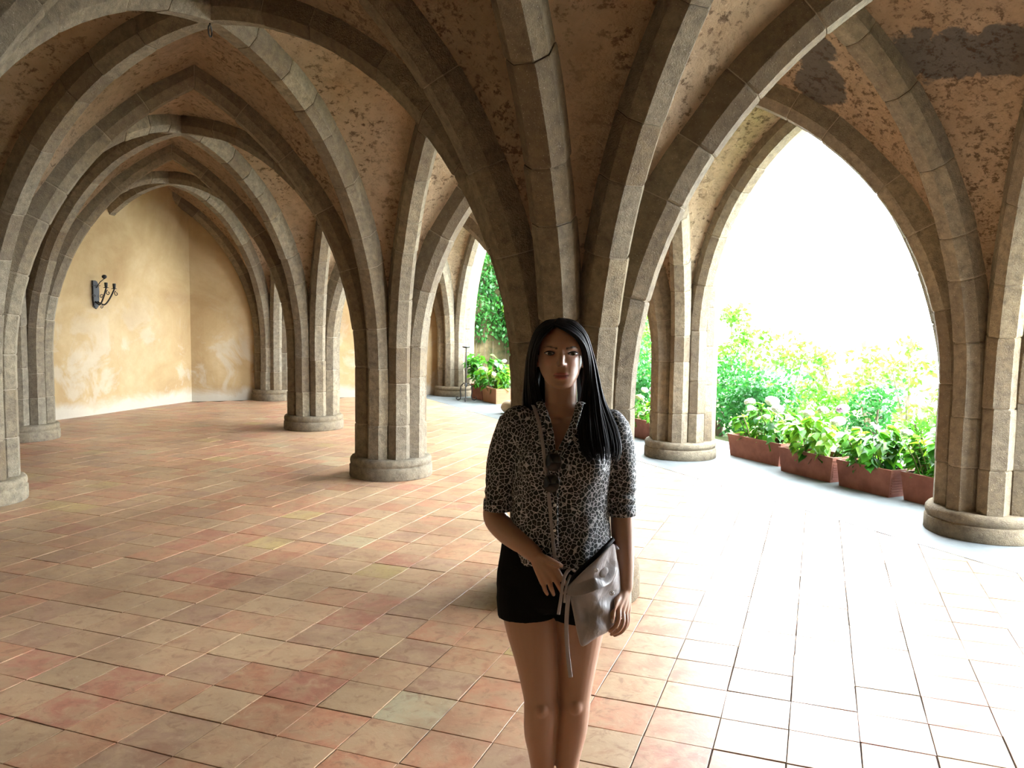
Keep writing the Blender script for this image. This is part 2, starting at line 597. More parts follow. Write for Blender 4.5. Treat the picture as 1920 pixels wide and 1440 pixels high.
# ------------------------------------------------------------------ columns
column((1, 0), 'stout ribbed stone column rising directly behind the woman')
column((1, 1), 'ribbed stone column left of the woman, with sunlit right flank')
column((1, 2), 'ribbed stone column standing second behind the woman\'s left, seen between two others')
column((1, 3), 'smallest, farthest ribbed column against the ochre end wall corner')
column((0, 1), 'ribbed column cut by the left edge of the photo, round base half visible')
column((0, 2), 'ribbed column beside the sconce wall, partly behind the leftmost column')
column((0, 0), 'ribbed column left of the camera, only its ribs reach the picture')
column((2, 0), 'large ribbed column at the right edge, next to the planters')
column((2, 1), 'pale ribbed column right of the woman at the garden arch')
column((2, 2), 'ribbed garden side column hidden behind the column at the woman\'s back')
column((2, 3), 'pale far column at the corner of the ivy covered wall')
column((2, -1), 'ribbed garden column out of view on the right', stones=False, kind='structure')
column((1, -1), 'ribbed column out of view on the right near the camera', stones=False, kind='structure')
column((0, -1), 'ribbed column behind the camera on the left', stones=False, kind='structure')
column((0, 3), 'ribbed stub of the arch that ends in the sconce wall', stones=True, kind='structure', dirs=[(1, 0), (1, -1), (0, -1)])

# ------------------------------------------------------------------ floor
floor = empty('floor')
tag(floor, kind='structure')
EDGE_V = LV - 0.79            # inner edge of the grey border, metres from the middle row
TS = 0.2735
T1 = Vector((math.sin(math.radians(20.4)), math.cos(math.radians(20.4)), 0))
T2 = Vector((math.cos(math.radians(20.4)), -math.sin(math.radians(20.4)), 0))
TO = Vector((-0.315, 3.239, 0))
def hall_uv(p):
    q = p - P0
    return q.dot(U), q.dot(V)
gcor = [uv(-2 * LU - 0.3, -2 * LV), uv(-2 * LU - 0.3, EDGE_V + 0.30), uv(3 * LU + 0.3, EDGE_V + 0.30), uv(3 * LU + 0.3, -2 * LV)]
vs = [(q.x, q.y, z) for z in (-0.12, -0.0050) for q in gcor]
mobj('mortar_bed', vs, [(3, 2, 1, 0), (4, 5, 6, 7), (0, 1, 5, 4), (1, 2, 6, 5), (2, 3, 7, 6), (3, 0, 4, 7)][::1], M_JOINT, floor)
TONES = [((0.58, 0.27, 0.155), 5), ((0.60, 0.32, 0.185), 6), ((0.57, 0.36, 0.21), 6), ((0.60, 0.41, 0.24), 3), ((0.48, 0.29, 0.19), 3), ((0.54, 0.44, 0.26), 0.5), ((0.62, 0.46, 0.19), 0.5), ((0.55, 0.23, 0.15), 2)]
tw = [w for _, w in TONES]
def in_hall(p):
    a, b = hall_uv(p)
    if b > EDGE_V + 0.17 or b < -2 * LV + .6 or a > 3 * LU + 0.2 or a < -2 * LU + 0.1: return False
    # keep to the inside of the sconce wall
    e = p - WA
    return (e.x * wd.y - e.y * wd.x) > -0.1
def tile_geo(i, j):
    r2 = random.Random(i * 7919 + j * 104729)
    g = 0.0014 + 0.0016 * r2.random()
    c0 = TO + T1 * (TS * i) + T2 * (TS * j)
    ring = []
    for a, b in ((0, 0), (0, 1), (1, 1), (1, 0)):
        x = a * TS + (g if a == 0 else -g) + r2.uniform(-.002, .002)
        y = b * TS + (g if b == 0 else -g) + r2.uniform(-.002, .002)
        ring.append((x, y))
    zt = r2.uniform(-.0012, .0010)
    tx, ty = r2.uniform(-.004, .004), r2.uniform(-.004, .004)
    cx = cy = TS / 2
    vs = []
    for z, k in ((-0.02, 1.0), (-0.004, 1.0), (-0.0010, 1.0), (0.0, 0.990)):
        for x, y in ring:
            x2, y2 = cx + (x - cx) * k, cy + (y - cy) * k
            p = c0 + T1 * x2 + T2 * y2
            vs.append((p.x, p.y, zt + z + (x2 - cx) * tx + (y2 - cy) * ty))
    fs = []
    for l in range(3):
        for q in range(4):
            w = (q + 1) % 4
            fs.append((l * 4 + w, l * 4 + q, (l + 1) * 4 + q, (l + 1) * 4 + w))
    fs.append((15, 14, 13, 12))
    tone = r2.choices(TONES, tw)[0][0]
    k = r2.uniform(0.70, 0.90)
    return vs, fs, tuple(min(1, v * k) for v in tone)
tiles = []
for i in range(-40, 70):
    for j in range(-60, 45):
        c = TO + T1 * (TS * (i + .5)) + T2 * (TS * (j + .5))
        if not in_hall(c): continue
        ca = c - Vector((0, 0, CAM_H))
        dd = ca.dot(_f)
        vis = False
        if dd > 0.3:
            px = 960 + FPX * ca.dot(_r) / dd; py = 720 - FPX * ca.dot(_u) / dd
            vis = -60 < px < 1980 and py < 1500
        tiles.append((0 if vis else 1, c.length, i, j))
tiles.sort()
SPECIAL = {}
def set_tone(me, cols):
    at = me.attributes.new('tone', 'FLOAT_COLOR', 'POINT')
    at.data.foreach_set('color', np.array(cols, dtype=np.float32).ravel())
far = MB(); farc = []
for n, (_, _, i, j) in enumerate(tiles):
    vs, fs, tone = tile_geo(i, j)
    if (i, j) == (0, -1): tone = (0.50, 0.45, 0.29)
    if n < 300:
        me = mesh_data('tile', vs, fs, M_TILE)
        set_tone(me, [(*tone, 1)] * len(vs))
        link('tile', me, floor)
    else:
        far.add(vs, fs); farc += [(*tone, 1)] * len(vs)
fo = far.build('tile_field', M_TILE, floor)
set_tone(fo.data, farc)
tag(fo, kind='stuff')
# grey border under the garden arches
bc = [uv(-2 * LU - 0.3, EDGE_V), uv(-2 * LU - 0.3, LV + 1.25), uv(3 * LU + 3.0, LV + 1.25), uv(3 * LU + 3.0, EDGE_V)]
vs = [(q.x, q.y, z) for z in (-0.12, 0.0025) for q in bc]
mobj('stone_border', vs, [(3, 2, 1, 0), (4, 5, 6, 7), (0, 1, 5, 4), (1, 2, 6, 5), (2, 3, 7, 6), (3, 0, 4, 7)], M_PAVE, floor)

# ------------------------------------------------------------------ plants and garden
def mat_leaf(name, c1, c2, trans=0.35, rough=0.45, scale=3.0, use_rnd=False):
    t = NT(name)
    p = geo_pos(t)
    n = t.noise(p, scale, 3).outputs[0]
    if use_rnd:
        r = t.n('ShaderNodeObjectInfo').outputs['Random']
        n = t.math('ADD', t.math('MULTIPLY', n, 0.5), t.math('MULTIPLY', r, 0.5))
    c = t.mix(t.ramp(n, [(0.3, 0.0), (0.7, 1.0)]), c1, c2)
    t.done(c, rough, 0.4)
    tr = t.n('ShaderNodeBsdfTranslucent')
    t.l(t.mix(0.5, c, (c2[0] * 1.5, c2[1] * 1.5, c2[2] * 0.8)), tr.inputs[0])
    mx = t.n('ShaderNodeMixShader')
    mx.inputs[0].default_value = trans
    t.l(t.b.outputs[0], mx.inputs[1]); t.l(tr.outputs[0], mx.inputs[2])
    t.l(mx.outputs[0], t.t.nodes['Material Output'].inputs[0])
    return t.m
M_HYD = mat_leaf('hydrangea_leaf', (0.016, 0.11, 0.016), (0.085, 0.30, 0.02), 0.3, 0.38, 2.0, True)
M_HYDY = mat_leaf('hydrangea_leaf_yellowing', (0.05, 0.22, 0.02), (0.22, 0.40, 0.03), 0.35, 0.42, 2.0, True)
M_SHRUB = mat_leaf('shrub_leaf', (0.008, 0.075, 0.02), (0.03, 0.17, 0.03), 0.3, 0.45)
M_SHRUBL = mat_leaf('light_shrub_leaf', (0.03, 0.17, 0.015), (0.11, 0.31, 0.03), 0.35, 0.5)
M_VINE = mat_leaf('vine_leaf', (0.01, 0.075, 0.02), (0.05, 0.20, 0.03), 0.3, 0.45, 1.2)
M_VINEL = mat_leaf('bright_vine_leaf', (0.08, 0.26, 0.015), (0.26, 0.48, 0.04), 0.4, 0.5, 1.5)
M_STEM = mat_plain('green_brown_stem', (0.09, 0.075, 0.03), 0.8, 0.2)
M_SOIL = mat_plain('dark_soil', (0.035, 0.024, 0.016), 0.95, 0.1)
M_BARK = mat_plain('grey_bark', (0.14, 0.11, 0.08), 0.9, 0.1)
def mat_terracotta():
    t = NT('planter_terracotta')
    p = geo_pos(t)
    n = t.noise(p, 5, 5, 0.6).outputs[0]
    c = t.mix(t.ramp(n, [(0.35, 0.0), (0.7, 1.0)]), (0.19, 0.065, 0.043), (0.29, 0.115, 0.075))
    t.bump(t.noise(p, 60, 4).outputs[0], 0.15, 0.005)
    return t.done(c, 0.75, 0.25)
M_TERRA = mat_terracotta()
def mat_flower(name, c1, c2):
    t = NT(name)
    v = t.n('ShaderNodeTexVoronoi', i_Scale=60.0); t.l(geo_pos(t), v.inputs['Vector'])
    c = t.mix(t.ramp(v.outputs['Distance'], [(0.1, 0.0), (0.6, 1.0)]), c1, c2)
    t.bump(v.outputs['Distance'], 0.8, 0.02)
    return t.done(c, 0.7, 0.2)
M_FLW = mat_flower('white_hydrangea_flower', (0.80, 0.80, 0.72), (0.55, 0.60, 0.45))
M_FLP = mat_flower('pink_hydrangea_flower', (0.62, 0.42, 0.58), (0.40, 0.26, 0.42))
M_FLY = mat_flower('cream_hydrangea_flower', (0.72, 0.74, 0.38), (0.45, 0.55, 0.2))

# one ovate leaf, 1 m long along +x, normal +z
LEAF_V, LEAF_F = [], []
_w = [0.0, 0.22, 0.33, 0.34, 0.24, 0.10, 0.0]
for i, w in enumerate(_w):
    x = i / 6.0; dz = -0.22 * x * x
    LEAF_V += [(x, -w, dz + w * 0.28), (x, 0.0, dz), (x, w, dz + w * 0.28)]
for i in range(6):
    a = i * 3
    LEAF_F += [(a, a + 3, a + 4, a + 1), (a + 1, a + 4, a + 5, a + 2)]
leaf_me = [mesh_data('leaf', LEAF_V, LEAF_F, m, True) for m in (M_HYD, M_HYDY)]

def flower_mesh(m, seed):
    b = bmesh.new()
    bmesh.ops.create_icosphere(b, subdivisions=3, radius=1.0)
    for v in b.verts:
        k = 1 + 0.16 * noise.noise(v.co * 3.2 + Vector((seed, 0, 0))) + 0.08 * noise.noise(v.co * 8)
        v.co *= k
        v.co.z *= 0.72
    me = bpy.data.meshes.new('flower_head')
    b.to_mesh(me); b.free()
    me.materials.append(m)
    me.polygons.foreach_set('use_smooth', [True] * len(me.polygons))
    return me
FL = {'w': flower_mesh(M_FLW, 1), 'p': flower_mesh(M_FLP, 5), 'y': flower_mesh(M_FLY, 9)}

def planter(name_label, cx, cy, L, W, H, ang, mat=M_TERRA):
    """long terracotta trough; ang = direction of the long side"""
    t = empty('planter', (cx, cy, 0.001), ang)
    tag(t, name_label, 'planter', 'terracotta planters along the garden edge')
    tp = 0.9
    mb = MB()
    def ring(l, w, z): return [(-l / 2, -w / 2, z), (l / 2, -w / 2, z), (l / 2, w / 2, z), (-l / 2, w / 2, z)]
    rings = [ring(L * tp, W * tp, 0.0), ring(L * 0.985, W * 0.98, H - 0.03), ring(L * 0.95, W * 0.9, H - 0.03), ring(L * 0.93, W * 0.87, H - 0.06)]
    vs = [p for r in rings for p in r]
    fs = [(3, 2, 1, 0)]
    for i in range(3):
        for j in range(4):
            k = (j + 1) % 4
            fs.append((i * 4 + j, i * 4 + k, (i + 1) * 4 + k, (i + 1) * 4 + j))
    mb.add(vs, fs)
    mb.build('body', mat, t)
    rm = MB()
    o, i_ = (L, W), (L - 0.05, W - 0.05)
    vs = ring(o[0], o[1], H - 0.035) + ring(o[0], o[1], H) + ring(i_[0], i_[1], H) + ring(i_[0], i_[1], H - 0.06)
    fs = []
    for i in range(3):
        for j in range(4):
            k = (j + 1) % 4
            fs.append((i * 4 + j, i * 4 + k, (i + 1) * 4 + k, (i + 1) * 4 + j))
    fs += [(3, 2, 1, 0)][:0]
    rm.add(vs, fs); rm.build('rim', mat, t)
    so = MB(); so.add(ring(L * 0.94, W * 0.88, H - 0.055), [(0, 1, 2, 3)]); so.build('soil', M_SOIL, t)
    for s in (-1, 1):            # ribbed ends
        for q in range(7):
            z = 0.04 + q * (H - 0.09) / 7
            k = tp + (0.985 - tp) * z / H
            bx = MB().box((s * L * k / 2, 0, z), (0.012, W * k * 0.86, 0.013))
            bx.build('end_rib', mat, t)
    return t

def hydrangea(label, cx, cy, z0, rx, ry, top, n, flowers, seed, yellow=0.25, ang=0.0, size=(0.09, 0.14)):
    r2 = random.Random(seed)
    t = empty('hydrangea', (cx, cy, z0), ang)
    tag(t, label, 'plant', 'potted hydrangeas')
    st = MB()
    tips = []
    ns = max(6, n // 12)
    for i in range(ns):
        a = r2.uniform(0, 6.283); k = math.sqrt(r2.random())
        bx, by = rx * 0.55 * k * math.cos(a), ry * 0.5 * k * math.sin(a)
        tx, ty = rx * k * math.cos(a), ry * k * math.sin(a)
        tz = top * (0.55 + 0.45 * (1 - k * 0.6)) * r2.uniform(0.75, 1.0)
        st.tube([(bx, by, -0.04), ((bx + tx) / 2, (by + ty) / 2, tz * 0.55), (tx, ty, tz)], [0.006, 0.005, 0.003], 5)
        tips.append((bx, by, tx, ty, tz))
    st.build('stems', M_STEM, t)
    for i in range(n):
        bx, by, tx, ty, tz = tips[i % ns]
        k = r2.random() ** 0.6
        x = bx + (tx - bx) * k; y = by + (ty - by) * k; z = max(0.02, tz * k)
        a = math.atan2(y / max(ry, .01), x / max(rx, .01)) + r2.uniform(-1.3, 1.3)
        ln = r2.uniform(*size)
        o = link('leaf', leaf_me[1] if r2.random() < yellow * (0.4 + k) else leaf_me[0], t)
        o.location = (x, y, z)
        o.rotation_euler = (r2.uniform(-.5, .5), r2.uniform(-0.15, 0.85), a)
        o.scale = (ln, ln, ln)
    for (fx, fy, fz, fr, kind) in flowers:
        o = link('flower_head', FL[kind], t)
        o.location = (fx, fy, fz); o.scale = (fr * 0.92, fr * 0.92, fr * 0.8)
        o.rotation_euler = (r2.uniform(-.3, .3), r2.uniform(-.3, .3), r2.uniform(0, 6))
    return t

AU = math.atan2(-U.y, -U.x)     # long side of the troughs points towards the viewer
def along(p, d, w):             # from the front bottom corner: d metres along -U, w metres outwards
    q = Vector((p[0], p[1], 0)) - U * d + V * w
    return q.x, q.y
PL = [((2.70, 10.22), 0.94, 'terracotta trough nearest the pale column, farthest of the four by the arch', 'white flowering hydrangea in the trough nearest the pale column', [(-.28, .0, .46, .075, 'w'), (.06, .05, .50, .095, 'w'), (.30, -.08, .44, .08, 'w'), (-.10, -.12, .36, .06, 'w'), (.18, -.14, .33, .055, 'w')], 0.25),
      ((3.00, 9.18), 0.80, 'weathered terracotta trough, second from the pale column', 'yellowing leggy hydrangea with one pink bloom', [(.02, .05, .50, .07, 'w'), (.30, .04, .55, .075, 'p'), (.34, -.05, .42, .08, 'w'), (-.22, .08, .44, .07, 'w')], 0.85),
      ((3.34, 8.38), 0.68, 'terracotta trough with ribbed end facing the viewer, third from the pale column', 'dense low bright green hydrangea without open blooms', [(.30, .06, .40, .06, 'w')], 0.35),
      ((3.70, 7.74), 0.74, 'terracotta trough half hidden by the large right column', 'dark green hydrangea beside the large right column', [(-.18, .06, .44, .07, 'w'), (.1, .1, .46, .06, 'p')], 0.3)]
for i, (p, L, lab, lab2, fl, yel) in enumerate(PL):
    x, y = along(p, L / 2, 0.17)
    planter(lab, x, y, L, 0.34, 0.27, AU)
    hydrangea(lab2, x, y, 0.22, L * 0.58, 0.32, 0.50, 295, fl, 40 + i, yel, AU, (0.10, 0.15))
x, y = along((1.66, 11.85), 0.4, 0.17)
planter('terracotta trough seen between the woman and the pale column', x, y, 0.8, 0.34, 0.27, AU)
hydrangea('cream flowering hydrangea between the woman and the pale column', x, y, 0.22, 0.45, 0.3, 0.42, 180, [(-.1, -.15, .36, .07, 'y'), (.1, -.05, .48, .07, 'w'), (.25, -.1, .44, .07, 'w'), (-.2, 0, .45, .06, 'w')], 61, 0.35, AU)
x, y = along((-0.58, 16.47), 0.33, 0.17)
planter('orange terracotta trough by the ivy covered wall', x, y, 0.72, 0.36, 0.30, AU, mat_plain('orange_terracotta', (0.36, 0.17, 0.09), 0.8, 0.2))
hydrangea('lush bright hydrangea with a cream bloom by the ivy covered wall', x, y, 0.26, 0.50, 0.38, 0.62, 240, [(.34, -.2, .30, .085, 'y'), (.42, -.05, .58, .06, 'w')], 71, 0.5, AU, (0.12, 0.19))
x, y = along((-0.92, 17.05), 0.30, 0.24)
planter('dark red terracotta trough behind the iron candle stand', x, y, 0.62, 0.34, 0.30, AU)
hydrangea('dark leaved hydrangea with one lilac bloom behind the candle stand', x, y, 0.26, 0.46, 0.40, 0.90, 240, [(.42, -.22, .38, .095, 'p'), (-.42, -.2, .48, .06, 'y')], 77, 0.03, AU, (0.12, 0.2))

# ---- loose foliage made of many small leaves
def leaf_cloud(n, size, pos_fn, seed, droop=0.0):
    r2 = np.random.RandomState(seed)
    P = pos_fn(r2, n)
    n = len(P)
    a = r2.uniform(0, 2 * np.pi, n); tilt = r2.uniform(-1.0, 1.0, n) - droop
    d = np.stack([np.cos(a) * np.cos(tilt), np.sin(a) * np.cos(tilt), np.sin(tilt)], 1)
    s = np.cross(d, r2.normal(size=(n, 3))); s /= np.linalg.norm(s, axis=1, keepdims=True) + 1e-9
    ln = r2.uniform(size * 0.7, size * 1.3, n)[:, None]
    nn = np.cross(d, s)
    v0 = P; v1 = P + d * ln * .5 + s * ln * .28 + nn * ln * .06; v2 = P + d * ln; v3 = P + d * ln * .5 - s * ln * .28 + nn * ln * .06
    V4 = np.stack([v0, v1, v2, v3], 1).reshape(-1, 3)
    F = np.arange(4 * n).reshape(-1, 4)
    return V4, F
def np_mesh(name, Vv, F, mat, parent=None, origin=None, smooth=False):
    if origin is not None: Vv = Vv - np.array(origin)
    me = bpy.data.meshes.new(name)
    n, k = F.shape
    me.vertices.add(len(Vv)); me.vertices.foreach_set('co', np.ascontiguousarray(Vv, dtype=np.float32).ravel())
    me.loops.add(n * k); me.loops.foreach_set('vertex_index', np.ascontiguousarray(F, dtype=np.int32).ravel())
    me.polygons.add(n); me.polygons.foreach_set('loop_start', np.arange(0, n * k, k, dtype=np.int32))
    me.materials.append(mat)
    me.update(calc_edges=True)
    if smooth: me.polygons.foreach_set('use_smooth', [True] * n)
    return link(name, me, parent)

def shrub(name, label, cx, cy, r, z0, z1, n, size, mat, seed, loose=0.0, cat='shrub', trunk=True, group='shrubs in the garden beyond the arches'):
    t = empty(name, (cx, cy, z0))
    tag(t, label, cat, group)
    r3 = random.Random(seed)
    lobes = []
    H = z1 - z0
    for i in range(16):
        a = r3.uniform(0, 6.283); k = r3.random() ** 0.5; h = r3.uniform(0.2, 1.0)
        rr = r * k * (1.0 - 0.45 * h)
        lobes.append((rr * math.cos(a), rr * math.sin(a), H * h * 0.92, r * r3.uniform(0.25, 0.5) * (1 - 0.35 * loose)))
    L = np.array(lobes)
    def pos(rs, n):
        i = rs.randint(0, len(L), n)
        d = rs.normal(size=(n, 3)); d /= np.linalg.norm(d, axis=1, keepdims=True)
        q = L[i, :3] + d * (L[i, 3:4] * rs.uniform(0.55, 1.05, (n, 1)))
        return q[(q[:, 2] > 0.02) & (q[:, 2] < H)]
    Vv, F = leaf_cloud(n, size, pos, seed)
    f = np_mesh('foliage', Vv, F, mat, t); tag(f, kind='stuff')
    if trunk:
        mb = MB()
        for i in range(5):
            x, y, z, _ = lobes[i]
            mb.tube([(x * .1, y * .1, 0), (x * .5, y * .5, z * .5), (x, y, z)], [0.03, 0.02, 0.01], 6)
        mb.build('branches', M_BARK, t)
    return t
def G(u, v):
    q = uv(u, LV + v); return q.x, q.y
# ground of the garden outside: terraced bed, then the slope falls away
gc = [uv(-3 * LU, LV + 1.25), uv(-3 * LU, LV + 9), uv(3 * LU + 3, LV + 9), uv(3 * LU + 3, LV + 1.25)]
vs = [(q.x, q.y, z) for z in (-1.2, -0.1) for q in gc]
def mat_earth():
    t = NT('garden_earth')
    n = t.noise(geo_pos(t), 4, 5).outputs[0]
    return t.done(t.mix(n, (0.05, 0.10, 0.025), (0.13, 0.12, 0.06)), 0.95, 0.1)
g = mobj('garden_ground', vs, [(3, 2, 1, 0), (4, 5, 6, 7), (0, 1, 5, 4), (1, 2, 6, 5), (2, 3, 7, 6), (3, 0, 4, 7)], mat_earth())
tag(g, kind='structure')
SH = [(5.75, 1.95, 0.72, 1.15, 2800, 0.075, M_SHRUB, 0, 'dense blue green shrub right beside the pale column'),
      (4.7, 2.1, 0.66, 1.0, 2400, 0.075, M_SHRUB, 0, 'bushy green shrub behind the white hydrangea'),
      (3.75, 2.0, 0.58, 0.88, 1800, 0.075, M_SHRUBL, 0, 'light green shrub behind the yellowing hydrangea'),
      (2.85, 1.9, 0.40, 0.98, 1300, 0.07, M_SHRUB, 0, 'small upright shrub behind the dense low hydrangea'),
      (2.1, 2.0, 0.40, 0.80, 1000, 0.07, M_SHRUBL, 0, 'pale shrub half behind the large right column'),
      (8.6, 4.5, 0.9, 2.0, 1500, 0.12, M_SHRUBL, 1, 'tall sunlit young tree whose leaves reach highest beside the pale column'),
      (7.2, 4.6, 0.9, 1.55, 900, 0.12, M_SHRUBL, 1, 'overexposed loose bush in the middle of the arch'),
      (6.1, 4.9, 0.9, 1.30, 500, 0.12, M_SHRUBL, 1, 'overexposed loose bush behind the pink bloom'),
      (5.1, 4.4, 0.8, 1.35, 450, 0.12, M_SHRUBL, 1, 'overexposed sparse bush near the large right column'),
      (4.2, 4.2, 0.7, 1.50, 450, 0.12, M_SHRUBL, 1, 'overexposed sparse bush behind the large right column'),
      (8.2, 1.95, 0.7, 1.35, 2200, 0.085, M_SHRUB, 0, 'green shrub glimpsed between the woman and the pale column'),
      (9.9, 2.7, 0.9, 2.3, 2600, 0.09, M_SHRUBL, 0, 'tall green bush glimpsed above the cream hydrangea'),
      (12.0, 2.2, 0.9, 2.4, 2200, 0.09, M_SHRUB, 0, 'dark green bush at the foot of the ivy covered wall')]
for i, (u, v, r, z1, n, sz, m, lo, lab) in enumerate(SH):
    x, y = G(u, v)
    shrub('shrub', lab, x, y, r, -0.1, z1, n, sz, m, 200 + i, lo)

# garden wall with climbers, continuing the end wall outwards
gw0 = uv(3 * LU + 1.15, LV - 0.15); gw1 = uv(3 * LU + 1.15, LV + 7.5)
def mat_shaded_wall():
    t = NT('shaded_garden_wall')  # ochre wall coloured dark: shade of the surrounding trees painted in
    p = geo_pos(t)
    n = t.noise(p, 2.5, 6, 0.65).outputs[0]
    t.bump(n, 0.6, 0.04)
    return t.done(t.ramp(n, [(0.35, (0.05, 0.055, 0.025)), (0.55, (0.13, 0.10, 0.05)), (0.7, (0.22, 0.17, 0.09))]), 0.95, 0.1)
wall('wall_garden', gw0, gw1, 6.0, 0.4, mat_shaded_wall(), -0.1)
wall('wall_corner_pier', uv(3 * LU + 0.25, LV + 0.12), uv(3 * LU + 1.2, LV + 0.12), 4.6, 0.3, M_STONE, -0.1)
def vine(label, patches, mat, n, size, seed, droop=0.6):
    t = empty('climbing_vine', (gw0.x, gw0.y, 0))
    tag(t, label, 'vine', 'climbers on the garden wall')
    P = np.array(patches, dtype=float)      # (v, z, rv, rz, depth)
    w = P[:, 2] * P[:, 3]; w /= w.sum()
    base = np.array(uv(3 * LU + 1.1, LV)); vv = np.array(V); uu = np.array(U)
    def pos(rs, n):
        i = rs.choice(len(P), n, p=w)
        a = rs.uniform(0, 2 * np.pi, n); k = np.sqrt(rs.uniform(0, 1, n))
        bulge = np.sqrt(np.maximum(0, 1 - k * k))
        return (base[None] + vv[None] * (P[i, 0] + P[i, 2] * k * np.cos(a))[:, None] + np.array([[0, 0, 1]]) * (P[i, 1] + P[i, 3] * k * np.sin(a))[:, None]
                - uu[None] * (0.03 + P[i, 4] * bulge * rs.uniform(0.3, 1, n))[:, None])
    Vv, F = leaf_cloud(n, size, pos, seed, droop)
    f = np_mesh('foliage', Vv, F, mat, t, (gw0.x, gw0.y, 0)); tag(f, kind='stuff')
    mb = MB()
    for v, z, rv, rz, d in patches:
        q = uv(3 * LU + 1.1, LV + v)
        mb.tube([(q.x, q.y, 0), (q.x + 0.05, q.y, z * 0.5), (q.x, q.y, z + rz * 0.5)], [0.007, 0.006, 0.004], 5)
    mb.build('stems', M_BARK, t, origin=(gw0.x, gw0.y, 0))
vine('dark green creeper hanging in tiers over the garden wall', [(0.9, 3.0, .8, .8, .35), (1.7, 2.7, .8, .8, .35), (0.5, 2.3, .5, .5, .3), (1.3, 1.95, .9, .3, .3), (2.4, 2.8, .9, 1.2, .35), (1.0, 4.3, 1.4, .9, .4), (2.8, 4.4, 1.4, 1.1, .4), (3.8, 2.6, 1.1, 1.6, .4), (0.45, 1.5, .18, .6, .2), (1.1, 1.55, .65, .4, .22), (1.7, 1.5, .4, .5, .25), (2.2, 1.4, .6, .8, .3), (0.2, 2.7, .4, .9, .3), (5.2, 2.8, 1.2, 2.0, .4)], M_VINE, 14000, 0.11, 301)
vine('bright yellow green trailing vine at the top of the far column', [(0.25, 3.25, .33, .75, .9), (0.0, 3.0, .25, .45, 1.1), (-0.1, 3.6, .3, .6, 1.1), (0.75, 3.6, .4, .5, .8), (0.45, 2.75, .14, .6, .8), (0.25, 2.6, .12, .5, .9)], M_VINEL, 2600, 0.10, 302, 0.9)
vine('single pale hanging vine tip close to the column behind the woman', [(1.62, 2.0, .13, .42, .5)], M_VINEL, 220, 0.11, 303, 0.9)

# ------------------------------------------------------------------ iron candle stand and jar by the far planters
sx, sy = -0.92, 16.45
cs = empty('candle_stand', (sx, sy, 0.0))
tag(cs, 'tall black iron candle stand with round dish and scrolled feet', 'candle stand')
MB().tube([(0, 0, 0.30), (0, 0, 1.07)], 0.012, 8).build('pole', M_IRON, cs)
MB().lathe([(0.01, 1.06), (0.06, 1.065), (0.085, 1.085), (0.085, 1.093), (0.055, 1.078), (0.01, 1.076)], n=24).build('dish', M_IRON, cs, True)
MB().lathe([(0.045, 1.078), (0.045, 1.10), (0.0, 1.102)], n=16, cap=False).build('candle_stub', mat_plain('white_wax', (0.8, 0.78, 0.72), 0.5), cs, True)
for i in range(3):
    a = 2.1 * i + 0.5
    ca, sa = math.cos(a), math.sin(a)
    pts = [(0, .34), (.05, .36), (.12, .30), (.14, .20), (.12, .10), (.14, .03), (.19, .012), (.23, .03), (.235, .065), (.205, .075), (.195, .05)]
    MB().tube([(r * ca, r * sa, z) for r, z in pts], 0.011, 8).build('scroll_foot', M_IRON, cs, True)
MB().lathe([(0.012, 0.28), (0.03, 0.30), (0.035, 0.33), (0.012, 0.36)], n=16).build('collar', M_IRON, cs, True)
M_JAR = mat_plain('buff_clay', (0.42, 0.33, 0.22), 0.75, 0.2)
jr = empty('clay_jar', (-0.06, 14.35, 0.0))
tag(jr, 'buff clay jar lying on its side on the grey paving', 'jar')
b = MB().lathe([(0.02, -.17), (.07, -.165), (.105, -.11), (.118, -.03), (.11, .05), (.085, .10), (.062, .125), (.06, .15), (.072, .165), (.06, .165), (.05, .12), (.02, .10)], n=28)
R_ = Matrix.Rotation(math.radians(97), 3, Vector((-U.y, U.x, 0)))
b.v = [tuple(R_ @ Vector(v) + Vector((0, 0, .118))) for v in b.v]
b.build('jar_body', M_JAR, jr, True)
lid = MB().lathe([(0.0, .150), (0.052, .152), (0.052, .160), (0.0, .162)], n=20, cap=False)
lid.v = [tuple(R_ @ Vector(v) + Vector((0, 0, .118))) for v in lid.v]
lid.build('stopper', mat_plain('white_stopper', (0.75, 0.74, 0.7), 0.6), jr, True)

# ------------------------------------------------------------------ wall sconce
wn = Vector((wd.y, -wd.x, 0))                         # wall normal into the hall
SC = WA + wd * 0.86
SC = Vector((SC.x, SC.y, 1.98))
sc = empty('wall_sconce', SC, math.atan2(wn.y, wn.x))   # local +x = out of the wall, +y = along the wall
sc.scale = (0.8, 0.8, 0.8)
tag(sc, 'black wrought iron wall sconce with two curved candle arms', 'sconce')
bp = MB()
_o = [(-.075, .27), (-.02, .27), (.03, .25), (.07, .17), (.08, .05), (.075, -.12), (.06, -.24), (.0, -.31), (-.06, -.24), (-.075, -.12)]
_n = len(_o)
bp.add([(xx, yy, zz) for xx in (0.0, 0.045) for yy, zz in _o], [tuple(range(_n)), tuple(range(2 * _n - 1, _n - 1, -1))] + [(i, _n + i, _n + (i + 1) % _n, (i + 1) % _n) for i in range(_n)])
bp.build('backplate', M_IRON, sc)
MB().tube([(0.05, -.12, .17), (0.05, .10, .17)], 0.008, 6).build('cross_bar', M_IRON, sc)
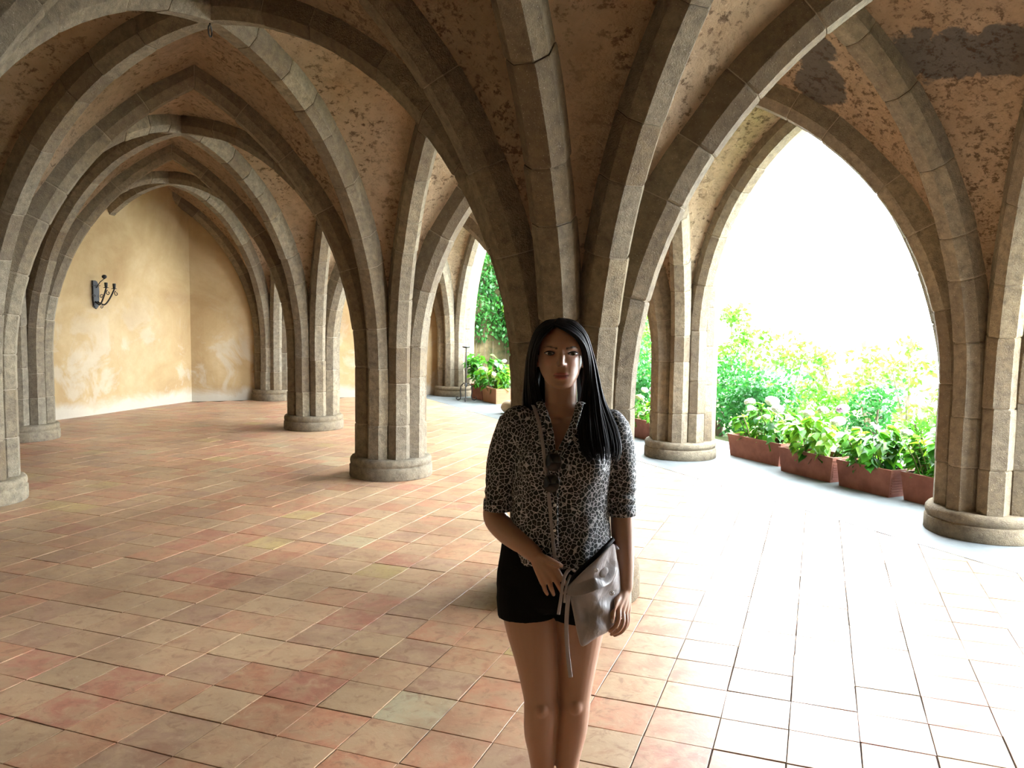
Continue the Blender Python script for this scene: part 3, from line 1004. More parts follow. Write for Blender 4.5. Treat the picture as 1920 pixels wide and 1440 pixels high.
def arm(y0, y1, dx, top):
    pts = []
    for i in range(15):
        k = i / 14.0
        pts.append((0.05 + dx * k, y0 + (y1 - y0) * k, -0.16 - 0.07 * math.sin(k * 3.14) + (top + 0.16) * max(0, (k - 0.35) / 0.65) ** 1.3))
    MB().tube(pts, 0.016, 8).build('arm', M_IRON, sc, True)
    e = pts[-1]
    MB().lathe([(0.005, 0), (0.05, 0.006), (0.055, 0.016), (0.02, 0.014)], c=e, n=16).build('drip_pan', M_IRON, sc, True)
    MB().lathe([(0.026, 0.012), (0.03, 0.06), (0.034, 0.11), (0.028, 0.115)], c=e, n=14).build('candle_cup', M_IRON, sc, True)
    cur = []
    for i in range(16):
        a = i * 0.42; r = 0.055 * (1 - i / 20.0)
        cur.append((e[0] + 0.05 + r * math.cos(a + 1.8), e[1], e[2] - 0.09 + r * math.sin(a + 1.8)))
    MB().tube(cur, 0.008, 6).build('scroll', M_IRON, sc, True)
arm(0.03, 0.16, 0.30, 0.10); arm(-0.03, -0.10, 0.34, 0.11)
for s, z, r in ((1, -0.05, 0.05), (-1, -0.05, 0.05), (1, -0.27, 0.04), (-1, -0.27, 0.04)):
    cur = []
    for i in range(18):
        a = i * 0.42; q = r * (1 - i / 22.0)
        cur.append((0.06 + 0.02, s * (0.10 + q * math.cos(a)), z + q * math.sin(a)))
    MB().tube(cur, 0.008, 6).build('scroll', M_IRON, sc, True)
MB().tube([(0.05, 0, 0.12), (0.12, 0.03, 0.24), (0.20, 0.06, 0.31)], [0.010, 0.009, 0.008], 6).build('hook_arm', M_IRON, sc, True)
MB().lathe([(0.01, 0.0), (0.045, 0.03), (0.05, 0.06), (0.03, 0.085), (0.0, 0.09)], c=(0.20, 0.06, 0.30), n=14, cap=False).build('finial', M_IRON, sc, True)

# ------------------------------------------------------------------ iron ring under the crossing of the ribs
kc = cell(0, 0)
hk = empty('iron_ring', (kc.x, kc.y, kc.z))
tag(hk, 'small black iron ring and hook hanging from the rib crossing at the top', 'ring')
ring = [(0.0, 0.035 * math.cos(a * .5236), -0.055 + 0.04 * math.sin(a * .5236)) for a in range(13)]
MB().tube(ring, 0.005, 6).build('ring', M_IRON, hk, True)
MB().tube([(0, 0, 0.02), (0, 0, -0.02)], 0.006, 6).build('eye_bolt', M_IRON, hk)

# ------------------------------------------------------------------ the woman
WX, WY = 0.14, 2.6
woman = empty('person', (WX, WY, 0.0))
tag(woman, 'woman in leopard print blouse and black shorts holding a grey bag', 'person')

def vox(name, mb, voxel, smooth=4, factor=0.5):
    """fuse overlapping shapes into one continuous surface; returns vertex array and quads"""
    me = mesh_data('tmp', mb.v, mb.f)
    o = bpy.data.objects.new('tmp', me); COL.objects.link(o)
    m = o.modifiers.new('r', 'REMESH'); m.mode = 'VOXEL'; m.voxel_size = voxel; m.adaptivity = 0.0
    if smooth:
        s = o.modifiers.new('s', 'SMOOTH'); s.iterations = smooth; s.factor = factor
    dg = bpy.context.evaluated_depsgraph_get(); dg.update()
    ev = o.evaluated_get(dg); em = ev.to_mesh()
    n = len(em.vertices); co = np.empty(n * 3, dtype=np.float32); em.vertices.foreach_get('co', co)
    nf = len(em.polygons); li = np.empty(len(em.loops), dtype=np.int32); em.loops.foreach_get('vertex_index', li)
    tot = np.empty(nf, dtype=np.int32); em.polygons.foreach_get('loop_total', tot)
    st = np.empty(nf, dtype=np.int32); em.polygons.foreach_get('loop_start', st)
    q = tot == 4
    F = np.stack([li[st[q] + k] for k in range(4)], 1)
    ev.to_mesh_clear()
    bpy.data.objects.remove(o); bpy.data.meshes.remove(me)
    return co.reshape(-1, 3).astype(np.float64), F

def normals(V_, F):
    n = np.cross(V_[F[:, 2]] - V_[F[:, 0]], V_[F[:, 3]] - V_[F[:, 1]])
    out = np.zeros_like(V_)
    for k in range(4): np.add.at(out, F[:, k], n)
    return out / (np.linalg.norm(out, axis=1, keepdims=True) + 1e-12)

def cut(V_, F, kill):
    keep = ~kill[F].any(axis=1)
    F = F[keep]
    used = np.zeros(len(V_), bool); used[F.ravel()] = True
    idx = np.cumsum(used) - 1
    return V_[used], idx[F], used

def loft(mb, secs, n=28):
    """horizontal elliptical sections (z, cx, cy, rx, ry)"""
    vs, fs = [], []
    for z, cx, cy, rx, ry in secs:
        for j in range(n):
            w = 2 * math.pi * j / n
            vs.append((cx + rx * math.cos(w), cy + ry * math.sin(w), z))
    m = len(secs)
    for i in range(m - 1):
        for j in range(n):
            k = (j + 1) % n
            fs.append((i * n + j, i * n + k, (i + 1) * n + k, (i + 1) * n + j))
    fs.append(tuple(range(n - 1, -1, -1))); fs.append(tuple((m - 1) * n + j for j in range(n)))
    mb.add(vs, fs)

def spline(pts, n):
    """Catmull-Rom through points of any dimension"""
    P = np.array(pts, dtype=float)
    P = np.vstack([2 * P[0] - P[1], P, 2 * P[-1] - P[-2]])
    m = len(P) - 3
    out = []
    for i in range(n + 1):
        t = m * i / n; k = min(int(t), m - 1); t -= k
        a, b, c, d = P[k], P[k + 1], P[k + 2], P[k + 3]
        out.append(0.5 * ((2 * b) + (c - a) * t + (2 * a - 5 * b + 4 * c - d) * t * t + (3 * b - a - 3 * c + d) * t ** 3))
    return np.array(out)

def limb(mb, pr, n=20, seg=16, flat=1.0, side=None):
    """pr: list of (x, y, z, r); rounded ends"""
    S = spline(pr, seg)
    pts = [tuple(s[:3]) for s in S]; rr = [float(s[3]) for s in S]
    mb.tube(pts, rr, n, [r * flat for r in rr], side)
    for p, r in ((pts[0], rr[0]), (pts[-1], rr[-1])):
        mb.ellipsoid(p, (r * 0.98 if flat >= 1 else r * flat,) * 3, 14, 8)

def gs(d2, s):
    return np.exp(-d2 / (2 * s * s))

FX = 0.0095            # middle of the face
body = MB()
loft(body, [(0.76, 0.005, 0.005, 0.135, 0.095), (0.80, 0.005, 0.008, 0.165, 0.105), (0.86, 0.003, 0.01, 0.170, 0.108), (0.96, 0.01, 0.0, 0.145, 0.092), (1.05, 0.014, -0.004, 0.124, 0.084), (1.15, 0.018, -0.005, 0.132, 0.09),
            (1.24, 0.022, -0.004, 0.142, 0.092), (1.31, 0.025, 0.004, 0.145, 0.082), (1.355, 0.026, 0.012, 0.115, 0.066), (1.385, 0.022, 0.016, 0.07, 0.056), (1.41, 0.018, 0.016, 0.052, 0.05)])
for s in (-1, 1):
    body.ellipsoid((0.02 + s * 0.072, -0.062, 1.225), (0.06, 0.052, 0.06))
    body.ellipsoid((0.004 + s * 0.085, 0.075, 0.84), (0.085, 0.06, 0.085))
# neck
limb(body, [(0.020, 0.030, 1.34, 0.060), (0.018, 0.022, 1.40, 0.053), (0.016, 0.012, 1.45, 0.0515), (0.012, 0.012, 1.51, 0.052)])
# collar bones
for s in (-1, 1):
    limb(body, [(0.019 + s * 0.015, -0.048, 1.362, 0.010), (0.02 + s * 0.06, -0.042, 1.362, 0.010), (0.022 + s * 0.12, 0.0, 1.350, 0.010)], 10, 8)
# head: sections with front and back
HS = [(1.4625, .013, -.081, -.052), (1.4665, .027, -.0885, -.038), (1.4755, .0385, -.0925, -.02), (1.489, .0490, -.0925, .01), (1.508, .0600, -.0905, .05), (1.53, .0672, -.0885, .085), (1.555, .0715, -.0870, .100), (1.58, .0725, -.0875, .108),
      (1.605, .0715, -.0880, .108), (1.628, .067, -.0815, .102), (1.648, .058, -.064, .088), (1.662, .043, -.038, .066), (1.671, .022, -.008, .032)]
loft(body, [(z, FX + 0.001, (f + b) / 2, rx, (b - f) / 2) for z, rx, f, b in HS], 40)
# nose
loft(body, [(1.587, FX, -.082, .0065, .008), (1.572, FX, -.0865, .0075, .0095), (1.557, FX - .0005, -.0925, .0085, .012), (1.546, FX - .001, -.0968, .0092, .0135), (1.539, FX - .001, -.0965, .0105, .0125), (1.5335, FX - .001, -.0910, .0090, .009)], 18)
for s in (-1, 1):
    body.ellipsoid((FX + s * 0.0105, -.0880, 1.5395), (0.0055, 0.0085, 0.0056), 12, 8)
    body.ellipsoid((FX + s * 0.073, 0.012, 1.553), (0.010, 0.019, 0.031), 14, 10)     # ears
# legs
LEG_L = [(-.082, .004, .84, .092), (-.073, -.008, .72, .0865), (-.050, -.018, .58, .0685), (-.036, -.022, .465, .0555), (-.0335, -.022, .42, .0548), (-.034, .002, .33, .0525), (-.026, .020, .25, .0455), (-.021, .028, .15, .034), (-.019, .028, .085, .031)]
LEG_R = [(.100, .004, .84, .092), (.093, .004, .72, .083), (.084, .004, .58, .0660), (.0765, .002, .465, .0550), (.0755, .002, .42, .0528), (.0720, .020, .33, .050), (.0635, .030, .25, .0425), (.057, .038, .15, .033), (.056, .038, .085, .030)]
for lg in (LEG_L, LEG_R):
    limb(body, lg, 26, 30)
    x, y = lg[-1][0], lg[-1][1]
    kx, ky, kz = lg[4][0], lg[4][1], lg[4][2]
    body.ellipsoid((kx, ky - 0.036, kz + 0.016), (0.027, 0.028, 0.032), 16, 10)       # knee cap
    body.ellipsoid((lg[5][0], lg[5][1] + 0.022, lg[5][2] + 0.0), (0.042, 0.036, 0.085), 16, 12)   # calf
    limb(body, [(x, y + 0.03, 0.045, 0.034), (x, y - 0.03, 0.048, 0.036), (x + (0.004 if x > 0 else -0.004), y - 0.10, 0.034, 0.036), (x + (0.006 if x > 0 else -0.006), y - 0.165, 0.022, 0.026)], 16, 14, 0.8, (1, 0, 0))
# her right arm (left in the picture)
WR_L = (-0.0632, -0.1250, 0.9568)
limb(body, [(-.128, .012, 1.345, .050), (-.160, .016, 1.25, .043), (-.178, .022, 1.15, .040), (-.188, .022, 1.075, .0375)], 20, 16)
E_L = (-0.1754, 0.0000, 1.0149)
limb(body, [(-.188, .022, 1.075, .0375), (E_L[0] - .012, .012, 1.035, .0390), (E_L[0] + .022, -.03, 1.005, .0385), ((-0.1090, -0.0900, 0.9848)[0], -.09, (-0.1090, -0.0900, 0.9848)[2], .0325), (*WR_L, .0260)], 20, 18)
# her left arm (right in the picture)
WR_R = (0.2280, -0.0350, 0.8303)
limb(body, [(.180, .012, 1.34, .050), (.207, .014, 1.24, .043), (.216, .016, 1.14, .040), (.219, .016, 1.06, .0375), (.222, .010, 1.00, .0375), ((0.2259, -0.0100, 0.9182)[0], -.012, (0.2259, -0.0100, 0.9182)[2], .0325), (*WR_R, .0255)], 20, 26)
def finger(mb, pts, r0, r1):
    S = spline(pts, 10)
    n = len(S)
    mb.tube([tuple(s) for s in S], [r0 + (r1 - r0) * i / (n - 1) for i in range(n)], 12)
    for p, r in ((S[0], r0), (S[-1], r1)):
        mb.ellipsoid(tuple(p), (r, r, r), 12, 8)
hands = body
# right hand: back of the hand to the viewer, fingers reaching to the bag
KN = [(-0.0020, -0.1520, 0.9259), (-0.0085, -0.1580, 0.9062), (-0.0210, -0.1560, 0.8889), (-0.0367, -0.1480, 0.8762)]
for kx in KN:
    limb(hands, [(*WR_L, .0205), ((WR_L[0] + kx[0]) / 2, (WR_L[1] + kx[1]) / 2 - .004, (WR_L[2] + kx[2]) / 2, .0165), (*kx, .0115)], 12, 8)
finger(hands, [KN[0], (0.0120, -0.1660, 0.9074), (0.0219, -0.1660, 0.8927), (0.0307, -0.1600, 0.8760)], .0092, .0066)
finger(hands, [KN[1], (0.0040, -0.1720, 0.8846), (0.0126, -0.1680, 0.8669), (0.0200, -0.1580, 0.8487)], .0094, .0068)
finger(hands, [KN[2], (-0.0148, -0.1680, 0.8698), (-0.0093, -0.1600, 0.8540), (-0.0053, -0.1480, 0.8400)], .0090, .0065)
finger(hands, [KN[3], (-0.0335, -0.1560, 0.8606), (-0.0282, -0.1480, 0.8480), (-0.0243, -0.1380, 0.8380)], .0080, .0058)
finger(hands, [(-0.0490, -0.1400, 0.9564), (-0.0238, -0.1600, 0.9528), (-0.0031, -0.1660, 0.9450), (0.0165, -0.1640, 0.9348)], .0125, .0070)
# left hand: hanging, fingers curled under the lower corner of the bag
KR = [(0.2006, -0.0850, 0.7817), (0.2143, -0.0720, 0.7686), (0.2268, -0.0560, 0.7595), (0.2375, -0.0400, 0.7556)]
for kx in KR:
    limb(hands, [(*WR_R, .020), ((WR_R[0] + kx[0]) / 2, (WR_R[1] + kx[1]) / 2, (WR_R[2] + kx[2]) / 2, .0165), (*kx, .0115)], 12, 8)
finger(hands, [KR[0], (0.2009, -0.1020, 0.7504), (0.1890, -0.1080, 0.7269), (0.1733, -0.1040, 0.7116)], .0092, .0066)
finger(hands, [KR[1], (0.2161, -0.0900, 0.7358), (0.2022, -0.0980, 0.7130), (0.1798, -0.0940, 0.6975)], .0094, .0068)
finger(hands, [KR[2], (0.2290, -0.0700, 0.7267), (0.2168, -0.0780, 0.7020), (0.1922, -0.0760, 0.6871)], .0090, .0066)
finger(hands, [KR[3], (0.2386, -0.0500, 0.7262), (0.2298, -0.0560, 0.7040), (0.2115, -0.0560, 0.6881)], .0080, .0058)
finger(hands, [(0.2121, -0.0550, 0.8160), (0.1911, -0.0920, 0.7977), (0.1813, -0.1080, 0.7744), (0.1796, -0.1140, 0.7461)], .0125, .0072)
BV, BF = vox('body', body, 0.0034, 5, 0.5)
# --- face relief
x, y, z = BV[:, 0] - FX, BV[:, 1], BV[:, 2]
front = np.clip((-0.045 - y) / 0.02, 0, 1) * ((z > 1.455) & (z < 1.67))
dy = np.zeros(len(BV)); dz = np.zeros(len(BV))
for s in (-1, 1):
    ex = (x - s * 0.0355)
    dy += 0.0078 * np.exp(-(ex / 0.0185) ** 2 - ((z - 1.5725) / 0.0095) ** 2)
    dy -= 0.0028 * np.exp(-((x - s * 0.034) / 0.020) ** 2 - ((z - 1.5885) / 0.006) ** 2)
    dy -= 0.0030 * np.exp(-((x - s * 0.043) / 0.018) ** 2 - ((z - 1.546) / 0.013) ** 2)
    dy += 0.0020 * np.exp(-((x - s * 0.022) / 0.006) ** 2 - ((z - 1.520) / 0.014) ** 2)
    dz += 0.0016 * s * 0
mw = np.exp(-(x / 0.0215) ** 4)
dy -= 0.0038 * mw * np.exp(-((z - 1.5095 + 0.0012 * np.exp(-(x / .004) ** 2)) / 0.0042) ** 2)
dy -= 0.0044 * mw * np.exp(-((z - 1.4985) / 0.0050) ** 2)
dy += 0.0036 * np.exp(-(x / 0.0235) ** 4) * np.exp(-((z - 1.5042) / 0.0020) ** 2)
dy += 0.0012 * np.exp(-(x / 0.016) ** 2 - ((z - 1.4875) / 0.0045) ** 2)
dy -= 0.0022 * np.exp(-(x / 0.016) ** 2 - ((z - 1.4725) / 0.008) ** 2)
dy += 0.0006 * np.exp(-(x / 0.0035) ** 2 - ((z - 1.5205) / 0.006) ** 2)
BV[:, 1] += dy * front
# keep the skin inside the clothes
BN = normals(BV, BF)
under = np.maximum(np.clip((z - 1.29) / 0.03, 0, 1) * np.clip((1.425 - z) / 0.02, 0, 1) * np.clip((np.abs(BV[:, 0] - 0.02) - 0.062) / 0.015, 0, 1),
                   np.clip((z - 0.74) / 0.02, 0, 1) * np.clip((0.96 - z) / 0.02, 0, 1) * (np.abs(BV[:, 0]) < 0.185) * (y > -0.112))
BV -= BN * (under * 0.017)[:, None]
# --- skin tints
tint = np.tile(np.array([0.42, 0.235, 0.155, 1.0]), (len(BV), 1))
def paint(mask, col):
    m = np.clip(mask, 0, 1)[:, None]
    tint[:, :3] = tint[:, :3] * (1 - m) + np.array(col)[None] * m
lipu = (np.abs(x) < 0.0255) * np.clip((0.0062 * (1 - (np.abs(x) / 0.0255) ** 1.8) + 0.0006 - np.abs(z - 1.5088)) / 0.0015, 0, 1)
lipl = (np.abs(x) < 0.0235) * np.clip((0.0070 * (1 - (np.abs(x) / 0.0235) ** 2) - np.abs(z - 1.4990)) / 0.0015, 0, 1)
paint(np.maximum(lipu, lipl) * front, (0.36, 0.10, 0.085))
paint(0.8 * (np.abs(x) < 0.024) * np.exp(-((z - 1.5042) / 0.0011) ** 2) * front, (0.12, 0.03, 0.03))
for s in (-1, 1):
    paint(0.35 * np.exp(-((x - s * 0.044) / 0.018) ** 2 - ((z - 1.545) / 0.014) ** 2) * front, (0.50, 0.20, 0.14))
    u_ = s * x
    arch_ = 1.5868 + 0.0048 * np.sin(np.clip((u_ - 0.013) / 0.041, 0, 1) * 2.45)
    brow = np.clip((0.0034 * (1 - 0.45 * np.clip((u_ - .014) / .04, 0, 1)) - np.abs(z - arch_)) / 0.001, 0, 1) * (u_ > 0.0135) * (u_ < 0.0535)
    paint(brow * front, (0.018, 0.010, 0.008))
    lidm = np.exp(-((x - s * 0.0355) / 0.017) ** 2 - ((z - 1.5785) / 0.0042) ** 2)
    paint(0.55 * lidm * front, (0.20, 0.10, 0.075))
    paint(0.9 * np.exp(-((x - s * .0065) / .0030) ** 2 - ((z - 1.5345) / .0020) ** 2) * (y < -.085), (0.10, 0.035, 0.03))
M_SKIN = NT('skin')
_a = M_SKIN.n('ShaderNodeAttribute', attribute_name='tint').outputs['Color']
M_SKIN.b.inputs['Subsurface Weight'].default_value = 0.12
M_SKIN.b.inputs['Subsurface Radius'].default_value = (0.012, 0.005, 0.003)
M_SKIN.bump(M_SKIN.noise(M_SKIN.coord(), 260, 3).outputs[0], 0.06, 0.002)
M_SKIN = M_SKIN.done(_a, 0.38, 0.5)
bo = np_mesh('body', BV, BF, M_SKIN, woman, None, True)
at_ = bo.data.attributes.new('tint', 'FLOAT_COLOR', 'POINT')
at_.data.foreach_set('color', tint.astype(np.float32).ravel())

# --- eyes
M_SCL = mat_plain('eye_white', (0.55, 0.50, 0.46), 0.25, 0.5)
M_IRIS = mat_plain('hazel_iris', (0.075, 0.06, 0.025), 0.2, 0.5)
M_PUP = mat_plain('pupil', (0.004, 0.004, 0.004), 0.15, 0.5)
M_LASH = mat_plain('lash', (0.006, 0.005, 0.005), 0.6, 0.2)
for s in (-1, 1):
    ec = (FX + s * 0.0355, -0.0700, 1.5712)
    R_e = 0.0158
    def ey(dx, dz_): return ec[1] - math.sqrt(max(1e-9, R_e * R_e - dx * dx - dz_ * dz_))
    def up(t): return 0.0062 * (1 - abs(t) ** 2.2) + s * t * 0.0012
    def lo(t): return -0.0046 * (1 - abs(t) ** 2.0) + s * t * 0.0012
    HW = 0.0158
    vs, fs = [], []
    for i in range(17):
        t = -1 + i / 8.0
        for j in range(7):
            dx = t * HW; dzz = lo(t) + (up(t) - lo(t)) * j / 6
            vs.append((ec[0] + dx, ey(dx, dzz), ec[2] + dzz))
    for i in range(16):
        for j in range(6):
            k = i * 7 + j
            fs.append((k, k + 7, k + 8, k + 1))
    eye = mobj('eye', vs, fs, M_SCL, woman, True)
    for nm, rr, m, off in (('iris', 0.0064, M_IRIS, 0.0006), ('pupil', 0.0029, M_PUP, 0.0010)):
        vs = [(ec[0], ey(0, 0.0006) - off, ec[2] + 0.0006)]
        for i in range(25):
            a = 2 * math.pi * i / 24
            dx = rr * math.cos(a); dzz = 0.0006 + rr * math.sin(a)
            t = max(-1, min(1, dx / HW)); dzz = min(max(dzz, lo(t)), up(t))
            vs.append((ec[0] + dx, ey(dx, dzz) - off, ec[2] + dzz))
        mobj(nm, vs, [(0, i + 1, i + 2) for i in range(24)], m, eye, True)
    pu = [(ec[0] + t * HW * 1.06, ey(t * HW, up(t)) - 0.0012, ec[2] + up(t) + 0.0006) for t in [i / 8.0 - 1 for i in range(17)]]
    MB().tube(pu, [0.0009 + 0.0014 * math.sin(math.pi * (i + 1) / 18) for i in range(17)], 6).build('eyelashes', M_LASH, woman, True)
    pl_ = [(ec[0] + t * HW, ey(t * HW, lo(t)) - 0.0008, ec[2] + lo(t)) for t in [i / 8.0 - 1 for i in range(17)]]
    MB().tube(pl_, 0.0006, 6).build('lower_lashes', M_LASH, woman, True)

# --- fingernails
M_NAIL = mat_plain('pale_nail', (0.60, 0.45, 0.38), 0.25, 0.5)
def nail(p, d, w=0.0045, l=0.0065):
    p, d = Vector(p), Vector(d).normalized()
    n = Vector((0, -1, 0)); n = (n - d * n.dot(d)).normalized(); sd = d.cross(n)
    vs, fs = [], []
    for i in range(5):
        for j in range(5):
            a, b = (i / 4 - .5) * 2, (j / 4 - .5) * 2
            vs.append(p + d * (l * a) + sd * (w * b * (1 - 0.25 * max(0, a))) + n * (0.0012 - 0.0022 * b * b))
    for i in range(4):
        for j in range(4):
            k = i * 5 + j; fs.append((k, k + 1, k + 6, k + 5))
    mobj('fingernail', vs, fs, M_NAIL, woman, True)
for a, b in (((0.0215, -0.1730, 0.8950), (0.0301, -0.1680, 0.8786)), ((0.0122, -0.1750, 0.8692), (0.0194, -0.1660, 0.8514)), ((-0.0098, -0.1680, 0.8567), (-0.0057, -0.1560, 0.8427)), ((-0.0035, -0.1730, 0.9471), (0.0161, -0.1710, 0.9369)), ((0.1804, -0.1160, 0.7723), (0.1787, -0.1210, 0.7470))):
    a, b = Vector(a), Vector(b)
    nail(b.lerp(a, 0.1), b - a)

# ------------------------------------------------------------------ clothes
def mat_leopard():
    t = NT('leopard_print_cloth')
    p = t.coord()
    w = t.noise(p, 22, 2).outputs[1]
    vm = t.n('ShaderNodeVectorMath', operation='MULTIPLY_ADD')
    t.l(w, vm.inputs[0]); vm.inputs[1].default_value = (0.012,) * 3; t.l(p, vm.inputs[2])
    ve = t.n('ShaderNodeTexVoronoi', feature='DISTANCE_TO_EDGE', i_Scale=74.0); t.l(vm.outputs[0], ve.inputs['Vector'])
    vf = t.n('ShaderNodeTexVoronoi', i_Scale=74.0); t.l(vm.outputs[0], vf.inputs['Vector'])
    spot = t.ramp(ve.outputs['Distance'], [(0.05, 0.0), (0.075, 1.0)])
    c = t.mix(spot, (0.46, 0.455, 0.47), (0.007, 0.011, 0.012))
    core = t.ramp(vf.outputs['Distance'], [(0.16, 1.0), (0.26, 0.0)])
    rndc = t.ramp(vf.outputs['Color'], [(0.2, 0.3), (0.8, 1.0)])
    c = t.mix(t.math('MULTIPLY', t.math('MULTIPLY', core, spot), rndc), c, (0.075, 0.068, 0.066))
    t.bump(t.noise(p, 28, 3).outputs[0], 0.25, 0.01)
    return t.done(c, 0.7, 0.25)
M_LEO = mat_leopard()
shirt = MB()
loft(shirt, [(0.900, 0.016, -0.004, 0.150, 0.108), (0.915, 0.016, -0.006, 0.160, 0.119), (0.95, 0.017, -0.008, 0.163, 0.123), (1.0, 0.018, -0.008, 0.160, 0.118), (1.06, 0.019, -0.008, 0.157, 0.112), (1.14, 0.02, -0.010, 0.156, 0.112), (1.22, 0.022, -0.014, 0.160, 0.116),
             (1.28, 0.024, -0.008, 0.163, 0.107), (1.325, 0.025, 0.004, 0.160, 0.091), (1.36, 0.025, 0.012, 0.138, 0.080), (1.387, 0.022, 0.018, 0.100, 0.072), (1.405, 0.019, 0.02, 0.064, 0.062)], 36)
for s in (-1, 1):
    shirt.ellipsoid((0.02 + s * 0.072, -0.068, 1.225), (0.066, 0.060, 0.068))
CL = (-0.1762, 0.0120, 1.0694); CR = (0.2150, 0.0100, 1.0574)
SL = [(-.116, .012, 1.342, .066), (-.150, .014, 1.26, .057), (-.170, .016, 1.17, .052), (CL[0], .014, CL[2] + .03, .0465), (CL[0], .012, CL[2], .0470)]
SR = [(.172, .012, 1.334, .064), (.200, .012, 1.25, .055), (.210, .012, 1.16, .049), (CR[0], .012, CR[2] + .03, .0440), (CR[0], .012, CR[2], .0445)]
for S_ in (SL, SR):
    S = spline(S_, 20)
    shirt.tube([tuple(s[:3]) for s in S], [float(s[3]) for s in S], 24)
    shirt.ellipsoid(S_[0][:3], (0.060,) * 3, 16, 10)
SV, SF = vox('shirt', shirt, 0.0042, 4, 0.5)
N_ = normals(SV, SF)
wr = np.array([noise.noise(Vector((a * 9, b * 9, c * 5))) * 0.006 + noise.noise(Vector((a * 24 + c * 8, b * 20, c * 13))) * 0.0032 for a, b, c in SV])
fold = 0.004 * np.sin(SV[:, 0] * 75 + 2.5 * np.sin(SV[:, 2] * 9)) * np.clip((1.10 - SV[:, 2]) / 0.15, 0, 1) * (np.abs(SV[:, 0] - 0.02) < 0.16)
slv = np.exp(-((SV[:, 2] - 1.10) / 0.05) ** 2) * ((SV[:, 0] < -0.13) | (SV[:, 0] > 0.17)) * 0.003 * np.sin(SV[:, 2] * 170 + SV[:, 0] * 60)
SV = SV + N_ * (wr + fold + slv)[:, None]
# open neckline
NECK = [(-0.0518, -0.0600, 1.4231), (-0.0340, -0.0850, 1.3798), (-0.0191, -0.1000, 1.3293), (-0.0121, -0.1050, 1.2808), (0.0140, -0.1050, 1.2811), (0.0379, -0.1000, 1.3300), (0.0609, -0.0850, 1.3810), (0.0752, -0.0600, 1.4247)]
poly = [(NECK[0][0] - .012, 1.46)] + [(q[0], q[2]) for q in NECK] + [(NECK[-1][0] + .012, 1.46)]
def inside(px, pz, poly):
    r = np.zeros(len(px), bool); j = len(poly) - 1
    for i in range(len(poly)):
        xi, zi = poly[i]; xj, zj = poly[j]
        c = ((zi > pz) != (zj > pz)) & (px < (xj - xi) * (pz - zi) / (zj - zi + 1e-12) + xi)
        r ^= c; j = i
    return r
kill = inside(SV[:, 0], SV[:, 2], poly) & (SV[:, 1] < 0.01)
SV, SF, _ = cut(SV, SF, kill)
so_ = np_mesh('blouse', SV, SF, M_LEO, woman, None, True)
# collar bands and cuffs belong to the blouse
def band(pts, w, th, side, name='collar'):
    S = spline(pts, 20)
    MB().tube([tuple(s) for s in S], w, 10, th, side).build(name, M_LEO, so_, True)
band([(-.052, .045, 1.418), (-.050, -.010, 1.410), (-0.0523, -0.0750, 1.4180), (-0.0345, -0.0980, 1.3748), (-0.0231, -0.1140, 1.3312), (-0.0160, -0.1200, 1.2799)], 0.0115, 0.0032, (1, 0, 0.12))
band([(.088, .045, 1.418), (.088, -.010, 1.410), (0.0708, -0.0750, 1.4196), (0.0567, -0.0980, 1.3760), (0.0370, -0.1140, 1.3271), (0.0131, -0.1200, 1.2803)], 0.0115, 0.0032, (1, 0, -0.12))
for S_ in (SL, SR):
    c = S_[-1]
    MB().lathe([(c[3] - .002, 0.030), (c[3] + .0035, 0.028), (c[3] + .0045, 0.012), (c[3] + .0045, -0.004), (c[3] - .001, -0.006)], c=(c[0], c[1], c[2]), n=32, cap=False).build('cuff', M_LEO, so_, True)
MB().tube([(-0.0002, -0.1280, 1.2781), (-0.0042, -0.1340, 1.2073), (-0.0060, -0.1320, 1.1249), (-0.0047, -0.1340, 1.0430), (-0.0017, -0.1340, 0.9603)], 0.0105, 8, 0.0022, (1, 0, 0)).build('placket', M_LEO, so_, True)
M_BTN = mat_plain('pearl_button', (0.7, 0.68, 0.64), 0.3, 0.5)
for p in ((-0.0041, -0.1370, 1.1916), (-0.0060, -0.1360, 1.1143), (-0.0048, -0.1380, 1.0358)):
    MB().ellipsoid(p, (0.0045, 0.002, 0.0045), 12, 6).build('button', M_BTN, so_, True)

M_BLACK = NT('black_shorts_cloth')
M_BLACK.bump(M_BLACK.noise(M_BLACK.coord(), 30, 4).outputs[0], 0.3, 0.01)
M_BLACK = M_BLACK.done((0.0045, 0.0045, 0.005), 0.9, 0.1)
sh = MB()
loft(sh, [(0.965, -0.004, 0.006, 0.162, 0.098), (0.93, 0.000, 0.004, 0.171, 0.106), (0.90, 0.001, 0.004, 0.177, 0.112), (0.86, 0.002, 0.008, 0.184, 0.121), (0.82, 0.002, 0.010, 0.186, 0.124), (0.78, 0.002, 0.010, 0.182, 0.118), (0.755, 0.004, 0.008, 0.150, 0.10)], 36)
for s, (x0, x1, zb) in ((-1, (-.082, -.0785, 0.722)), (1, (.094, .094, 0.716))):
    sh.tube([(x0, .004, .83), (x0, .003, .78), (x1, .000, zb)], [0.098, 0.1010, 0.0985], 28)
    sh.ellipsoid((0.004 + s * 0.085, 0.078, 0.84), (0.092, 0.065, 0.09))
HV, HF = vox('shorts', sh, 0.0042, 4, 0.5)
N_ = normals(HV, HF)
HV = HV + N_ * np.array([noise.noise(Vector((a * 10, b * 10, c * 6))) * 0.004 for a, b, c in HV])[:, None]
np_mesh('shorts', HV, HF, M_BLACK, woman, None, True)
M_SHOE = mat_plain('tan_sandal', (0.12, 0.07, 0.04), 0.6, 0.3)
